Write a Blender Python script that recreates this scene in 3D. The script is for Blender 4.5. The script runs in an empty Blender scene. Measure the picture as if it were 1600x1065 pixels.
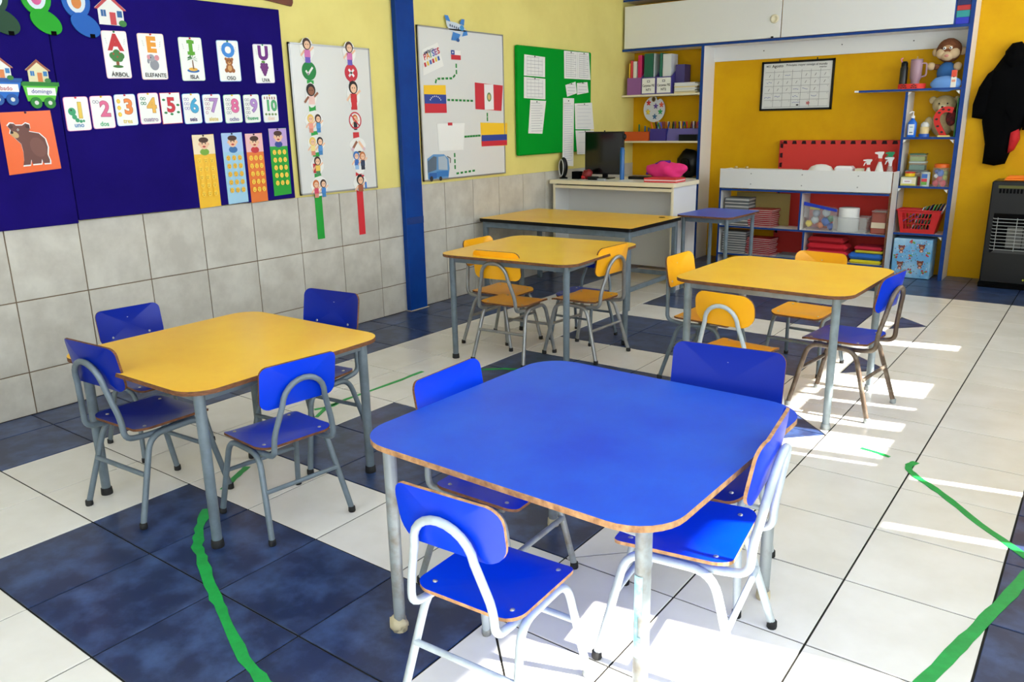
import bpy, bmesh, math, random
from mathutils import Vector, Matrix
random.seed(7)
SC = bpy.context.scene
COL = SC.collection
PI = math.pi

# ---------------------------------------------------------------- camera, sky, sun, exposure
cam_d = bpy.data.cameras.new('camera')
cam_d.sensor_width = 36.0
cam_d.lens = 1247.01 / 1600 * 36
cam_d.clip_start = 0.05
cam = bpy.data.objects.new('camera', cam_d)
COL.objects.link(cam)
_r = Vector((0.8021912, 0.59679199, -0.01812732))
_u = Vector((-0.14411782, 0.22300348, 0.96410554))
_f = Vector((-0.57941293, 0.77078451, -0.26489979))
M = Matrix((_r, _u, -_f)).transposed().to_4x4()
M.translation = Vector((4.90581, -1.377585, 1.603665))
cam.matrix_world = M
SC.camera = cam

world = bpy.data.worlds.new('sky')
SC.world = world
world.use_nodes = True
_bg = world.node_tree.nodes['Background']
_bg.inputs[0].default_value = (0.86, 0.94, 1.0, 1)
_bg.inputs[1].default_value = 6.3

SUN_TAN = 0.8
_sd = Vector((-1.0, -0.2, -SUN_TAN)).normalized()
sun_d = bpy.data.lights.new('sun', 'SUN')
sun_d.energy = 34.0
sun_d.color = (1.0, 0.95, 0.88)
sun_d.angle = math.radians(0.7)
sun = bpy.data.objects.new('sun', sun_d)
COL.objects.link(sun)
sun.rotation_euler = _sd.to_track_quat('-Z', 'Y').to_euler()
sun.location = (9, 2, 6)

SC.view_settings.view_transform = 'Standard'
SC.view_settings.look = 'None'
SC.view_settings.exposure = -0.26
SC.view_settings.gamma = 1.0
SC.view_settings.use_curve_mapping = False
SC.cycles.max_bounces = 8
SC.cycles.diffuse_bounces = 5
SC.cycles.glossy_bounces = 4
SC.cycles.transmission_bounces = 6
SC.cycles.sample_clamp_indirect = 8.0
SC.cycles.caustics_reflective = False
SC.cycles.caustics_refractive = False


# ---------------------------------------------------------------- materials
def lin(c):
    return tuple(((v / 255) / 12.92 if v / 255 <= 0.04045 else ((v / 255 + 0.055) / 1.055) ** 2.4) for v in c) + (1.0,)


_mats = {}


def mat(name, col, rough=0.5, metal=0.0, col2=None, scale=8.0, lo=0.35, hi=0.65, bump=0.0, bscale=None,
        coat=0.0, vary=0.0, trans=0.0, alpha=1.0, spec=None, detail=4.0, stretch=None):
    """col / col2 in sRGB 0-255, mixed by procedural noise."""
    if name in _mats:
        return _mats[name]
    m = bpy.data.materials.new(name)
    m.use_nodes = True
    nt = m.node_tree
    b = nt.nodes['Principled BSDF']
    b.inputs['Base Color'].default_value = lin(col)
    b.inputs['Roughness'].default_value = rough
    b.inputs['Metallic'].default_value = metal
    if spec is not None:
        b.inputs['Specular IOR Level'].default_value = spec
    if coat:
        b.inputs['Coat Weight'].default_value = coat
        b.inputs['Coat Roughness'].default_value = 0.12
    if trans:
        b.inputs['Transmission Weight'].default_value = trans
    if alpha < 1:
        b.inputs['Alpha'].default_value = alpha
    src = None
    if col2 is not None or bump:
        tc = nt.nodes.new('ShaderNodeTexCoord')
        vec = tc.outputs['Object']
        if stretch:
            mp = nt.nodes.new('ShaderNodeMapping')
            mp.inputs['Scale'].default_value = stretch
            nt.links.new(vec, mp.inputs['Vector'])
            vec = mp.outputs['Vector']
        oi = nt.nodes.new('ShaderNodeObjectInfo')
        add = nt.nodes.new('ShaderNodeVectorMath')
        add.operation = 'MULTIPLY_ADD'
        comb = nt.nodes.new('ShaderNodeCombineXYZ')
        for k in range(3):
            nt.links.new(oi.outputs['Random'], comb.inputs[k])
        add.inputs[1].default_value = (13.0, 7.0, 5.0)
        nt.links.new(comb.outputs[0], add.inputs[0])
        nt.links.new(vec, add.inputs[2])
        vec = add.outputs[0]
    if col2 is not None:
        n = nt.nodes.new('ShaderNodeTexNoise')
        n.inputs['Scale'].default_value = scale
        n.inputs['Detail'].default_value = detail
        n.inputs['Roughness'].default_value = 0.6
        nt.links.new(vec, n.inputs['Vector'])
        cr = nt.nodes.new('ShaderNodeValToRGB')
        cr.color_ramp.elements[0].position = lo
        cr.color_ramp.elements[1].position = hi
        cr.color_ramp.elements[0].color = lin(col)
        cr.color_ramp.elements[1].color = lin(col2)
        nt.links.new(n.outputs[0], cr.inputs[0])
        src = cr.outputs[0]
    if vary:
        oi2 = nt.nodes.new('ShaderNodeObjectInfo')
        mr = nt.nodes.new('ShaderNodeMapRange')
        mr.inputs[3].default_value = 1 - vary
        mr.inputs[4].default_value = 1 + vary
        nt.links.new(oi2.outputs['Random'], mr.inputs[0])
        hsv = nt.nodes.new('ShaderNodeHueSaturation')
        nt.links.new(mr.outputs[0], hsv.inputs['Value'])
        if src is not None:
            nt.links.new(src, hsv.inputs['Color'])
        else:
            hsv.inputs['Color'].default_value = lin(col)
        src = hsv.outputs[0]
    if src is not None:
        nt.links.new(src, b.inputs['Base Color'])
    if bump:
        n2 = nt.nodes.new('ShaderNodeTexNoise')
        n2.inputs['Scale'].default_value = bscale or scale * 4
        n2.inputs['Detail'].default_value = 3
        nt.links.new(vec, n2.inputs['Vector'])
        bp = nt.nodes.new('ShaderNodeBump')
        bp.inputs['Strength'].default_value = bump
        bp.inputs['Distance'].default_value = 0.002
        nt.links.new(n2.outputs[0], bp.inputs['Height'])
        nt.links.new(bp.outputs[0], b.inputs['Normal'])
    _mats[name] = m
    return m


def flat(col, rough=0.55):
    """plain printed or painted colour"""
    col = tuple(int(c) for c in col)
    return mat('colour_%d_%d_%d_%d' % (col + (int(rough * 100),)), col, rough)


WHITE_TILE = mat('white_floor_tile', (236, 234, 230), 0.2, col2=(226, 223, 216), scale=3, bump=0.05, bscale=18, vary=0.02)
BLUE_TILE = mat('blue_floor_tile', (34, 48, 84), 0.28, col2=(74, 100, 152), scale=8, lo=0.42, hi=0.84, bump=0.1, bscale=14, vary=0.06, detail=7)
GROUT = mat('floor_grout', (44, 43, 40), 0.95, spec=0.1)
WALL_TILE = mat('wall_tile_glaze', (205, 201, 190), 0.38, col2=(184, 179, 168), scale=5, bump=0.06, bscale=20, vary=0.025, detail=6)
WALL_GROUT = mat('wall_grout', (118, 98, 76), 0.9)
YELLOW_PAINT = mat('pale_yellow_paint', (236, 222, 132), 0.6, col2=(228, 213, 124), scale=2, bump=0.08, bscale=40)
OCHRE_PAINT = mat('ochre_paint', (226, 172, 0), 0.6, col2=(216, 160, 0), scale=2.5, bump=0.1, bscale=35, spec=0.2)
PLAIN_WHITE = mat('plain_white_paint', (235, 235, 230), 0.7, bump=0.05, bscale=30)
PLY = mat('plywood_edge', (132, 82, 46), 0.7, col2=(72, 44, 26), scale=40, lo=0.3, hi=0.7, bump=0.3, bscale=90, stretch=(1, 1, 4))
PLY_LIGHT = mat('worn_plywood_edge', (196, 150, 102), 0.7, col2=(118, 74, 42), scale=36, lo=0.35, hi=0.75, bump=0.3, bscale=90)
BLUE_LAM = mat('blue_laminate', (0, 50, 204), 0.3, col2=(0, 58, 212), scale=3, bump=0.02, bscale=60, spec=0.25)
BLUE_LAM_SHADED = mat('shaded_blue_laminate', (0, 28, 138), 0.3, col2=(0, 34, 148), scale=3, spec=0.25)  # same blue laminate, darkened as shade on chairs turned from the windows
BLUE_TOP = mat('worn_blue_laminate', (18, 84, 208), 0.38, col2=(4, 62, 196), scale=2.6, bump=0.05, bscale=70, detail=8, spec=0.4)
YEL_TOP = mat('yellow_laminate', (252, 202, 48), 0.3, col2=(246, 188, 34), scale=2.4, bump=0.03, bscale=60)
YEL_LAM = mat('orange_yellow_laminate', (250, 182, 22), 0.33, col2=(246, 172, 16), scale=3)
GREY_PAINT = mat('grey_enamel', (112, 126, 136), 0.38, 0.1, col2=(98, 110, 118), scale=12, bump=0.1, bscale=60)
PALE_SUNLIT_PAINT = mat('pale_sunlit_grey_enamel', (190, 202, 208), 0.35, 0.1, col2=(170, 180, 184), scale=12, bump=0.1, bscale=50)  # light grey paint; on the blue table's chairs it stands in for sunlight
MID_PAINT = mat('mid_grey_enamel', (142, 156, 162), 0.38, 0.1, col2=(124, 136, 140), scale=12, bump=0.1, bscale=50)
WORN_PAINT = mat('worn_grey_enamel', (150, 158, 160), 0.45, 0.2, col2=(120, 112, 98), scale=14, lo=0.45, hi=0.75, bump=0.2, bscale=50)
SILVER_PAINT = mat('silver_enamel', (158, 160, 160), 0.33, 0.55, col2=(138, 140, 140), scale=12)
BROWN_METAL = mat('brown_worn_metal', (98, 82, 68), 0.4, 0.35, col2=(140, 130, 116), scale=16, lo=0.45, hi=0.75)
RUBBER = mat('black_rubber', (22, 22, 23), 0.7)
CREAM_RUBBER = mat('cream_rubber', (196, 184, 150), 0.7)
SCREW = mat('zinc_screw', (205, 205, 200), 0.3, 0.8)
WHITE_LAM = mat('white_melamine', (228, 228, 226), 0.35)
CREAM_LAM = mat('cream_melamine', (232, 222, 192), 0.4)
BLUE_EDGE = mat('blue_edge_paint', (16, 56, 128), 0.5, col2=(22, 66, 140), scale=9, spec=.25)
PILLAR_BLUE = mat('blue_column_paint', (0, 62, 146), 0.5, col2=(0, 54, 134), scale=5, bump=0.15, bscale=20, spec=0.2)
BLACK = mat('black_plastic', (9, 9, 10), 0.35, spec=0.3)
BLACK_MATT = mat('matt_black', (6, 6, 7), 0.9, spec=0.1)
FELT = mat('purple_blue_felt', (28, 16, 108), 0.9, col2=(24, 13, 98), scale=3, bump=0.3, bscale=200, spec=0.08)
GREEN_FELT = mat('green_felt', (0, 148, 40), 0.85, bump=0.3, bscale=200, spec=0.1)
WHITEBOARD = mat('whiteboard', (222, 223, 220), 0.22)
ALU = mat('aluminium', (175, 178, 180), 0.35, 0.8)
PAPER = mat('white_paper', (236, 236, 232), 0.6)
LAMINATED = mat('laminated_card', (236, 236, 230), 0.18)
CLEAR = mat('clear_plastic', (225, 232, 235), 0.15, alpha=0.16)
FROST = mat('frosted_plastic', (215, 218, 216), 0.35, alpha=0.26)


# ---------------------------------------------------------------- mesh helpers
class MB:
    def __init__(s):
        s.v = []; s.f = []; s.fm = []; s.sm = []; s.mats = []

    def mi(s, m):
        if m not in s.mats:
            s.mats.append(m)
        return s.mats.index(m)

    def add(s, verts, faces, m, smooth=False):
        o = len(s.v); k = s.mi(m)
        s.v += [tuple(p) for p in verts]
        for f in faces:
            s.f.append(tuple(i + o for i in f)); s.fm.append(k); s.sm.append(smooth)

    def box(s, x0, y0, z0, x1, y1, z1, m, ch=0.0, rz=0.0, c=None):
        x0, x1 = min(x0, x1), max(x0, x1); y0, y1 = min(y0, y1), max(y0, y1); z0, z1 = min(z0, z1), max(z0, z1)
        if ch:
            ch = min(ch, (x1 - x0) / 2.2, (y1 - y0) / 2.2, (z1 - z0) / 2.2)
            bm = bmesh.new()
            bmesh.ops.create_cube(bm, size=1)
            for q in bm.verts:
                q.co = Vector((x0 + (q.co.x + .5) * (x1 - x0), y0 + (q.co.y + .5) * (y1 - y0), z0 + (q.co.z + .5) * (z1 - z0)))
            bmesh.ops.bevel(bm, geom=bm.edges[:], offset=ch, segments=1, affect='EDGES')
            vs = [q.co.copy() for q in bm.verts]; bm.verts.index_update()
            fs = [[q.index for q in f.verts] for f in bm.faces]
            bm.free()
        else:
            vs = [Vector(p) for p in ((x0, y0, z0), (x1, y0, z0), (x1, y1, z0), (x0, y1, z0), (x0, y0, z1), (x1, y0, z1), (x1, y1, z1), (x0, y1, z1))]
            fs = [(0, 3, 2, 1), (4, 5, 6, 7), (0, 1, 5, 4), (1, 2, 6, 5), (2, 3, 7, 6), (3, 0, 4, 7)]
        if rz:
            cc = Vector(c) if c else Vector(((x0 + x1) / 2, (y0 + y1) / 2, 0))
            R = Matrix.Rotation(rz, 3, 'Z')
            vs = [R @ (p - cc) + cc for p in vs]
        s.add(vs, fs, m)
        return s

    def tube(s, path, r, m, n=10, closed=False, caps=True):
        P = [Vector(p) for p in path]
        k = len(P)
        rs = r if isinstance(r, (list, tuple)) else [r] * k
        T = []
        for i in range(k):
            if closed:
                t = P[(i + 1) % k] - P[i - 1]
            else:
                t = P[min(i + 1, k - 1)] - P[max(i - 1, 0)]
            T.append(t.normalized())
        ref = Vector((0, 0, 1)) if abs(T[0].z) < 0.9 else Vector((1, 0, 0))
        nrm = (ref - T[0] * ref.dot(T[0])).normalized()
        vs = []
        for i in range(k):
            if i:
                nrm = (nrm - T[i] * nrm.dot(T[i])).normalized()
            b = T[i].cross(nrm)
            for j in range(n):
                a = 2 * PI * j / n
                vs.append(P[i] + (nrm * math.cos(a) + b * math.sin(a)) * rs[i])
        fs = []
        for i in range(k if closed else k - 1):
            i2 = (i + 1) % k
            for j in range(n):
                fs.append((i * n + j, i * n + (j + 1) % n, i2 * n + (j + 1) % n, i2 * n + j))
        s.add(vs, fs, m, True)
        if caps and not closed:
            s.add([vs[j] for j in range(n)], [tuple(reversed(range(n)))], m)
            s.add([vs[(k - 1) * n + j] for j in range(n)], [tuple(range(n))], m)
        return s

    def lathe(s, prof, m, c=(0, 0, 0), n=20, smooth=True, sx=1.0, sy=1.0):
        vs = []
        for (r, z) in prof:
            for j in range(n):
                a = 2 * PI * j / n
                vs.append((c[0] + r * sx * math.cos(a), c[1] + r * sy * math.sin(a), c[2] + z))
        fs = []
        for i in range(len(prof) - 1):
            for j in range(n):
                fs.append((i * n + j, i * n + (j + 1) % n, (i + 1) * n + (j + 1) % n, (i + 1) * n + j))
        s.add(vs, fs, m, smooth)
        if prof[0][0] > 1e-4:
            s.add([vs[j] for j in range(n)], [tuple(reversed(range(n)))], m)
        if prof[-1][0] > 1e-4:
            s.add([vs[(len(prof) - 1) * n + j] for j in range(n)], [tuple(range(n))], m)
        return s

    def ell(s, c, r, m, n=14, k=9, fn=None):
        vs = []; fs = []
        for i in range(k + 1):
            t = PI * i / k
            for j in range(n):
                a = 2 * PI * j / n
                p = Vector((math.sin(t) * math.cos(a), math.sin(t) * math.sin(a), math.cos(t)))
                if fn:
                    p = p * fn(p)
                vs.append((c[0] + r[0] * p.x, c[1] + r[1] * p.y, c[2] + r[2] * p.z))
        for i in range(k):
            for j in range(n):
                fs.append((i * n + j, (i + 1) * n + j, (i + 1) * n + (j + 1) % n, i * n + (j + 1) % n))
        s.add(vs, fs, m, True)
        return s

    def prism(s, poly, fr, t0, t1, m, edge=None):
        """poly in 2D, fr = (origin, right, up, normal); extruded from t0 to t1 along the normal"""
        o, r, u, nn = fr
        a = [o + r * x + u * y + nn * t0 for x, y in poly]
        b = [o + r * x + u * y + nn * t1 for x, y in poly]
        k = len(poly)
        s.add(b, [tuple(range(k))], m)
        s.add(a, [tuple(reversed(range(k)))], m)
        s.add(a + b, [(i, (i + 1) % k, k + (i + 1) % k, k + i) for i in range(k)], edge or m)
        return s

    def build(s, name, parent=None, loc=None, rz=0.0, label=None, cat=None, group=None, kind=None):
        me = bpy.data.meshes.new(name)
        me.from_pydata(s.v, [], s.f)
        for m in s.mats:
            me.materials.append(m)
        me.polygons.foreach_set('material_index', s.fm)
        me.polygons.foreach_set('use_smooth', s.sm)
        me.update()
        o = bpy.data.objects.new(name, me)
        COL.objects.link(o)
        if parent:
            o.parent = parent
        if loc:
            o.location = loc
        if rz:
            o.rotation_euler = (0, 0, rz)
        tag(o, label, cat, group, kind)
        return o


def tag(o, label=None, cat=None, group=None, kind=None):
    if label: o['label'] = label
    if cat: o['category'] = cat
    if group: o['group'] = group
    if kind: o['kind'] = kind
    return o


def empty(name, loc=(0, 0, 0), rz=0.0, label=None, cat=None, group=None, kind=None, scale=1.0):
    o = bpy.data.objects.new(name, None)
    COL.objects.link(o)
    o.location = loc
    o.rotation_euler = (0, 0, rz)
    o.scale = (scale,) * 3
    o.empty_display_size = 0.05
    return tag(o, label, cat, group, kind)


def copy_tree(o, parent=None):
    c = o.copy()
    COL.objects.link(c)
    c.parent = parent
    for ch in list(o.children):
        copy_tree(ch, c)
    return c


def rrect(w, d, r, n=6):
    pts = []
    for cx, cy, a0 in ((w / 2 - r, d / 2 - r, 0), (-w / 2 + r, d / 2 - r, 90), (-w / 2 + r, -d / 2 + r, 180), (w / 2 - r, -d / 2 + r, 270)):
        for i in range(n + 1):
            a = math.radians(a0 + 90 * i / n)
            pts.append((cx + r * math.cos(a), cy + r * math.sin(a)))
    return pts


def fillet(pts, r, n=5):
    P = [Vector(p) for p in pts]
    out = [P[0]]
    for i in range(1, len(P) - 1):
        a, b, c = P[i - 1], P[i], P[i + 1]
        d1 = (a - b); d2 = (c - b)
        rr = min(r, d1.length * 0.48, d2.length * 0.48)
        p = b + d1.normalized() * rr; q = b + d2.normalized() * rr
        for k in range(n + 1):
            t = k / n
            out.append(p * (1 - t) ** 2 + b * 2 * t * (1 - t) + q * t * t)
    out.append(P[-1])
    return out


def plate(mb, outline, th, disp, m, em, frame, rings=(1.0, 0.97, 0.85, 0.7, 0.52, 0.34, 0.16, 0.02), lip=0.0):
    """bent board: outline (2D ccw) with a displacement along the frame normal"""
    o, r, u, nn = frame
    k = len(outline)
    def pos(x, y, t):
        return o + r * x + u * y + nn * (disp(x, y) + t)
    top = []; bot = []
    for q in rings:
        top += [pos(x * q, y * q, th / 2) for x, y in outline]
        bot += [pos(x * q, y * q, -th / 2) for x, y in outline]
    fs = []
    for i in range(len(rings) - 1):
        for j in range(k):
            fs.append((i * k + j, i * k + (j + 1) % k, (i + 1) * k + (j + 1) % k, (i + 1) * k + j))
    last = (len(rings) - 1) * k
    fs.append(tuple(last + j for j in range(k)))
    mb.add(top, fs, m, True)
    mb.add(bot, [tuple(reversed(f)) for f in fs], m, True)
    ed = top[:k] + bot[:k]
    mb.add(ed, [((j + 1) % k, j, k + j, k + (j + 1) % k) for j in range(k)], em)


X, Y, Z = Vector((1, 0, 0)), Vector((0, 1, 0)), Vector((0, 0, 1))


class Art:
    """flat print laid on a surface: polygons and lettering, each layer a hair above the one below"""
    def __init__(s, o, r=Y, u=Z, n=X, mb=None, step=0.0005, t=0.0005):
        s.o, s.r, s.u, s.n = Vector(o), Vector(r), Vector(u), Vector(n)
        s.mb = mb or MB(); s.t = t; s.step = step

    def poly(s, pts, col, lay=1):
        s.t += s.step * lay
        m = flat(col) if isinstance(col, tuple) else col
        vs = [s.o + s.r * x + s.u * y + s.n * s.t for x, y in pts]
        s.mb.add(vs, [tuple(range(len(pts)))], m)
        return s

    def rect(s, x, y, w, h, col, lay=1, rot=0):
        c, q = math.cos(rot), math.sin(rot)
        return s.poly([(x + a * w / 2 * c - b * h / 2 * q, y + a * w / 2 * q + b * h / 2 * c) for a, b in ((-1, -1), (1, -1), (1, 1), (-1, 1))], col, lay)

    def ell(s, x, y, rx, ry, col, lay=1, n=16, rot=0):
        c, q = math.cos(rot), math.sin(rot)
        return s.poly([(x + rx * math.cos(2 * PI * i / n) * c - ry * math.sin(2 * PI * i / n) * q,
                        y + rx * math.cos(2 * PI * i / n) * q + ry * math.sin(2 * PI * i / n) * c) for i in range(n)], col, lay)

    def line(s, x0, y0, x1, y1, w, col, lay=0):
        d = math.hypot(x1 - x0, y1 - y0) or 1e-6
        px, py = -(y1 - y0) / d * w / 2, (x1 - x0) / d * w / 2
        return s.poly([(x0 - px, y0 - py), (x1 - px, y1 - py), (x1 + px, y1 + py), (x0 + px, y0 + py)], col, lay)

    def text(s, body, x, y, h, col, bold=0.0, rot=0.0, wmax=None, lay=1):
        s.t += s.step * lay
        cu = bpy.data.curves.new('lettering', 'FONT')
        cu.body = body; cu.size = h * 1.4; cu.align_x = 'CENTER'; cu.align_y = 'CENTER'
        cu.offset = bold * h; cu.resolution_u = 3; cu.fill_mode = 'FRONT'
        ob = bpy.data.objects.new('lettering', cu)
        me = bpy.data.meshes.new_from_object(ob)
        if len(me.vertices):
            xs = [v.co.x for v in me.vertices]; ys = [v.co.y for v in me.vertices]
            cx, cy = (min(xs) + max(xs)) / 2, (min(ys) + max(ys)) / 2
            sx = 1.0
            if wmax and max(xs) - min(xs) > wmax:
                sx = wmax / (max(xs) - min(xs))
            c, q = math.cos(rot), math.sin(rot)
            vs = []
            for v in me.vertices:
                a, b = (v.co.x - cx) * sx, v.co.y - cy
                vs.append(s.o + s.r * (x + a * c - b * q) + s.u * (y + a * q + b * c) + s.n * s.t)
            s.mb.add(vs, [tuple(p.vertices) for p in me.polygons], flat(col))
        bpy.data.meshes.remove(me)
        bpy.data.objects.remove(ob)
        bpy.data.curves.remove(cu)
        return s

    def build(s, name='print', parent=None, **k):
        return s.mb.build(name, parent, **k) if s.mb.v else None


# ================================================================ THE SETTING
T = 0.45                      # floor tile pitch
Q0 = 0.3872                   # the left wall cuts its first column of tiles here
def qx(q): return (q - Q0) * T
XR = 5.5; YBK = 7.733; YFR = -3.2; ZC = 3.3

fl = empty('floor', kind='structure')
base = MB().box(-0.15, YFR - 0.1, -0.08, XR + 0.15, YBK + 0.15, -0.004, GROUT)
base.build('screed', fl)


def tile_piece(poly, m, z=0.0):
    g = 0.0036; ch = 0.0018
    cx = sum(p[0] for p in poly) / len(poly); cy = sum(p[1] for p in poly) / len(poly)
    def inset(d):
        out = []
        k = len(poly)
        for i in range(k):
            p0, p1, p2 = Vector(poly[i - 1]), Vector(poly[i]), Vector(poly[(i + 1) % k])
            e1 = (p1 - p0).normalized(); e2 = (p2 - p1).normalized()
            n1 = Vector((-e1.y, e1.x)); n2 = Vector((-e2.y, e2.x))
            b = (n1 + n2); b = b / max(b.length_squared / 2, 0.2)
            out.append(p1 + b * d)
        return out
    a = inset(g); b = inset(g + ch)
    k = len(poly)
    mb = MB()
    vs = [(p.x - cx, p.y - cy, -0.006) for p in a] + [(p.x - cx, p.y - cy, z - ch * 0.7) for p in a] + [(p.x - cx, p.y - cy, z) for p in b]
    fs = [(i, (i + 1) % k, k + (i + 1) % k, k + i) for i in range(k)] + [(k + i, k + (i + 1) % k, 2 * k + (i + 1) % k, 2 * k + i) for i in range(k)]
    fs.append(tuple(2 * k + i for i in range(k)))
    mb.add(vs, fs, m)
    return mb, (cx, cy, 0)


qs = [Q0] + list(range(1, 13)) + [XR / T + Q0]
ps = list(range(-3, 15)) + [14.6, 15.6, 16.6, YBK / T]
_shared = {}
for i in range(len(qs) - 1):
    for j in range(len(ps) - 1):
        qa, qb, pa, pb = qs[i], qs[i + 1], ps[j], ps[j + 1]
        dark = qa < 2 or qa >= 11 or pa >= 14.5 or (4 <= qa < 8 and -1 <= pa < 14 and (int(math.floor(pa)) + 1) % 3 != 2)
        polys = []
        if qa == 8 and -1 <= pa < 13 and int(pa) % 3 in (0, 2) and pa == int(pa) and pa < 14:
            if int(pa) % 3 == 0:
                c, dd = pa, 1
            else:
                c, dd = pb, -1
            h = 0.5 * dd
            p1 = [(8, c), (8.5, c), (8.5, c + h), (8, c + dd)]
            p2 = [(8.5, c), (9, c), (8.5, c + h)]
            p3 = [(8, c + dd), (9, c), (9, c + dd)]
            for pp, mm in ((p1, WHITE_TILE), (p2, BLUE_TILE), (p3, WHITE_TILE)):
                if dd < 0:
                    pp = pp[::-1]
                polys.append(([(qx(a), b * T) for a, b in pp], mm))
        else:
            polys.append(([(qx(qa), pa * T), (qx(qb), pa * T), (qx(qb), pb * T), (qx(qa), pb * T)], BLUE_TILE if dark else WHITE_TILE))
        for pp, mm in polys:
            key = (len(pp), round(pp[1][0] - pp[0][0], 3), round(pp[-1][1] - pp[0][1], 3), mm.name) if len(polys) == 1 else None
            if key in _shared:
                o = bpy.data.objects.new('floor_tile', _shared[key])
                COL.objects.link(o)
                o.parent = fl
                o.location = (sum(p[0] for p in pp) / 4, sum(p[1] for p in pp) / 4, random.uniform(-0.0005, 0.0003))
            else:
                mb, c = tile_piece(pp, mm)
                o = mb.build('floor_tile', fl, loc=c)
                if key:
                    _shared[key] = o.data

# ---- left wall: paint above, three courses of glazed tile below
wl = empty('wall_left', kind='structure')
MB().box(-0.2, YFR - 0.1, 0, -0.002, YBK + 0.15, ZC, YELLOW_PAINT).build('painted_plaster', wl)
MB().box(-0.002, YFR, 0, 0.0, YBK, 1.083, WALL_GROUT).build('tile_bed', wl)
wt = {}
for i in range(-6, 18):
    y0 = 0.4803 + 0.4053 * (i) + (0.037 if i >= 9 else 0)
    y1 = y0 + 0.4053 + (0.037 if i == 8 else 0)
    y1 = min(y1, YBK)
    if y1 - y0 < 0.03:
        continue
    for k, (z0, z1) in enumerate(((0.0, 0.2513), (0.2513, 0.6662), (0.6662, 1.0858))):
        key = (round(y1 - y0, 3), k)
        if key not in wt:
            w, h = y1 - y0, z1 - z0
            g = 0.0032
            mb = MB()
            a = [(-w / 2 + g, -h / 2 + g), (w / 2 - g, -h / 2 + g), (w / 2 - g, h / 2 - g), (-w / 2 + g, h / 2 - g)]
            b = [(x * (1 - 0.004 / w), y * (1 - 0.004 / h)) for x, y in a]
            vs = [(-0.002, x, y) for x, y in a] + [(0.0035, x, y) for x, y in a] + [(0.005, x, y) for x, y in b]
            fs = [(q, (q + 1) % 4, 4 + (q + 1) % 4, 4 + q) for q in range(4)] + [(4 + q, 4 + (q + 1) % 4, 8 + (q + 1) % 4, 8 + q) for q in range(4)] + [(8, 9, 10, 11)]
            mb.add(vs, fs, WALL_TILE)
            o = mb.build('wall_tile', wl, loc=(random.uniform(-0.0006, 0.0006), (y0 + y1) / 2, (z0 + z1) / 2))
            wt[key] = o.data
        else:
            o = bpy.data.objects.new('wall_tile', wt[key])
            COL.objects.link(o)
            o.parent = wl
            o.location = (random.uniform(-0.0006, 0.0006), (y0 + y1) / 2, (z0 + z1) / 2)

# ---- back wall, front wall, ceiling
MB().box(-0.2, YBK, 0, XR + 0.2, YBK + 0.15, ZC, OCHRE_PAINT).build('wall_back', kind='structure')
MB().box(-0.2, YFR - 0.2, ZC, XR + 0.2, YBK + 0.15, ZC + 0.1, PLAIN_WHITE).build('ceiling', kind='structure')
wf = MB()
for b in ((-0.2, 0, 1.6, ZC), (XR - 0.8, 0, XR + 0.2, ZC), (1.6, 0, XR - 0.8, 1.2), (1.6, 2.6, XR - 0.8, ZC), (3.1, 1.2, 3.2, 2.6)):
    wf.box(b[0], YFR - 0.12, b[1], b[2], YFR, b[3], PLAIN_WHITE)
wf.build('wall_front', kind='structure')

# ---- right wall (outside the frame): windows the daylight and the sun come through
wr = MB()
def rw(y0, z0, y1, z1):
    wr.box(XR, y0, z0, XR + 0.1, y1, z1, PLAIN_WHITE)
rw(YFR - 0.2, 3.08, YBK + 0.15, ZC)           # lintel
rw(YFR - 0.2, 0, -2.6, 3.08)
rw(-2.6, 0, 1.10, 0.72)                       # sill of the first window
rw(1.10, 0, 1.98, 3.08)
rw(1.98, 1.0, 2.70, 2.20)                     # above slits added to throw sun stripes on the floor
rw(1.98, 0, 2.06, 1.0); rw(2.13, 0, 2.60, 1.0); rw(2.66, 0, 2.70, 1.0)
rw(2.06, 0, 2.13, 0.2); rw(2.60, 0, 2.66, 0.2)
rw(2.70, 0, 5.8, 1.06)                        # sill of the second window
for a, b in ((2.74, 2.80), (3.10, 3.22), (3.37, 3.60), (3.66, 3.84), (4.18, 5.03), (5.20, 5.8)):
    rw(a, 1.06, b, 1.50)  # opaque panels added to split the sun into floor patches
rw(5.8, 0, 7.3, 1.70); rw(7.3, 0, YBK + 0.15, 3.08)
for y in (-0.8, 3.9, 5.6):
    rw(y, 1.5, y + .05, 3.08)
wr.build('wall_right', kind='structure')
MB().box(XR + 0.1, YFR, 3.12, XR + 1.98, YBK, 3.20, PLAIN_WHITE).build('added_sun_block_1', kind='structure')   # unseen roof slab added outside to block the higher sun

# ---- blue steel column against the left wall
pl = MB().box(0.004, 3.60, 0, 0.055, 3.815, ZC, PILLAR_BLUE, ch=0.004)
p = pl.build('column', kind='structure')
MB().box(0.0552, 3.602, 0.76, 0.057, 3.813, 0.82, mat('column_band', (6, 52, 124), 0.4)).build('welded_band', p)
MB().box(0.004, 3.595, 0.0, 0.065, 3.822, 0.006, mat('bare_plaster', (200, 190, 165), 0.9)).build('base_plate', p)


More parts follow.
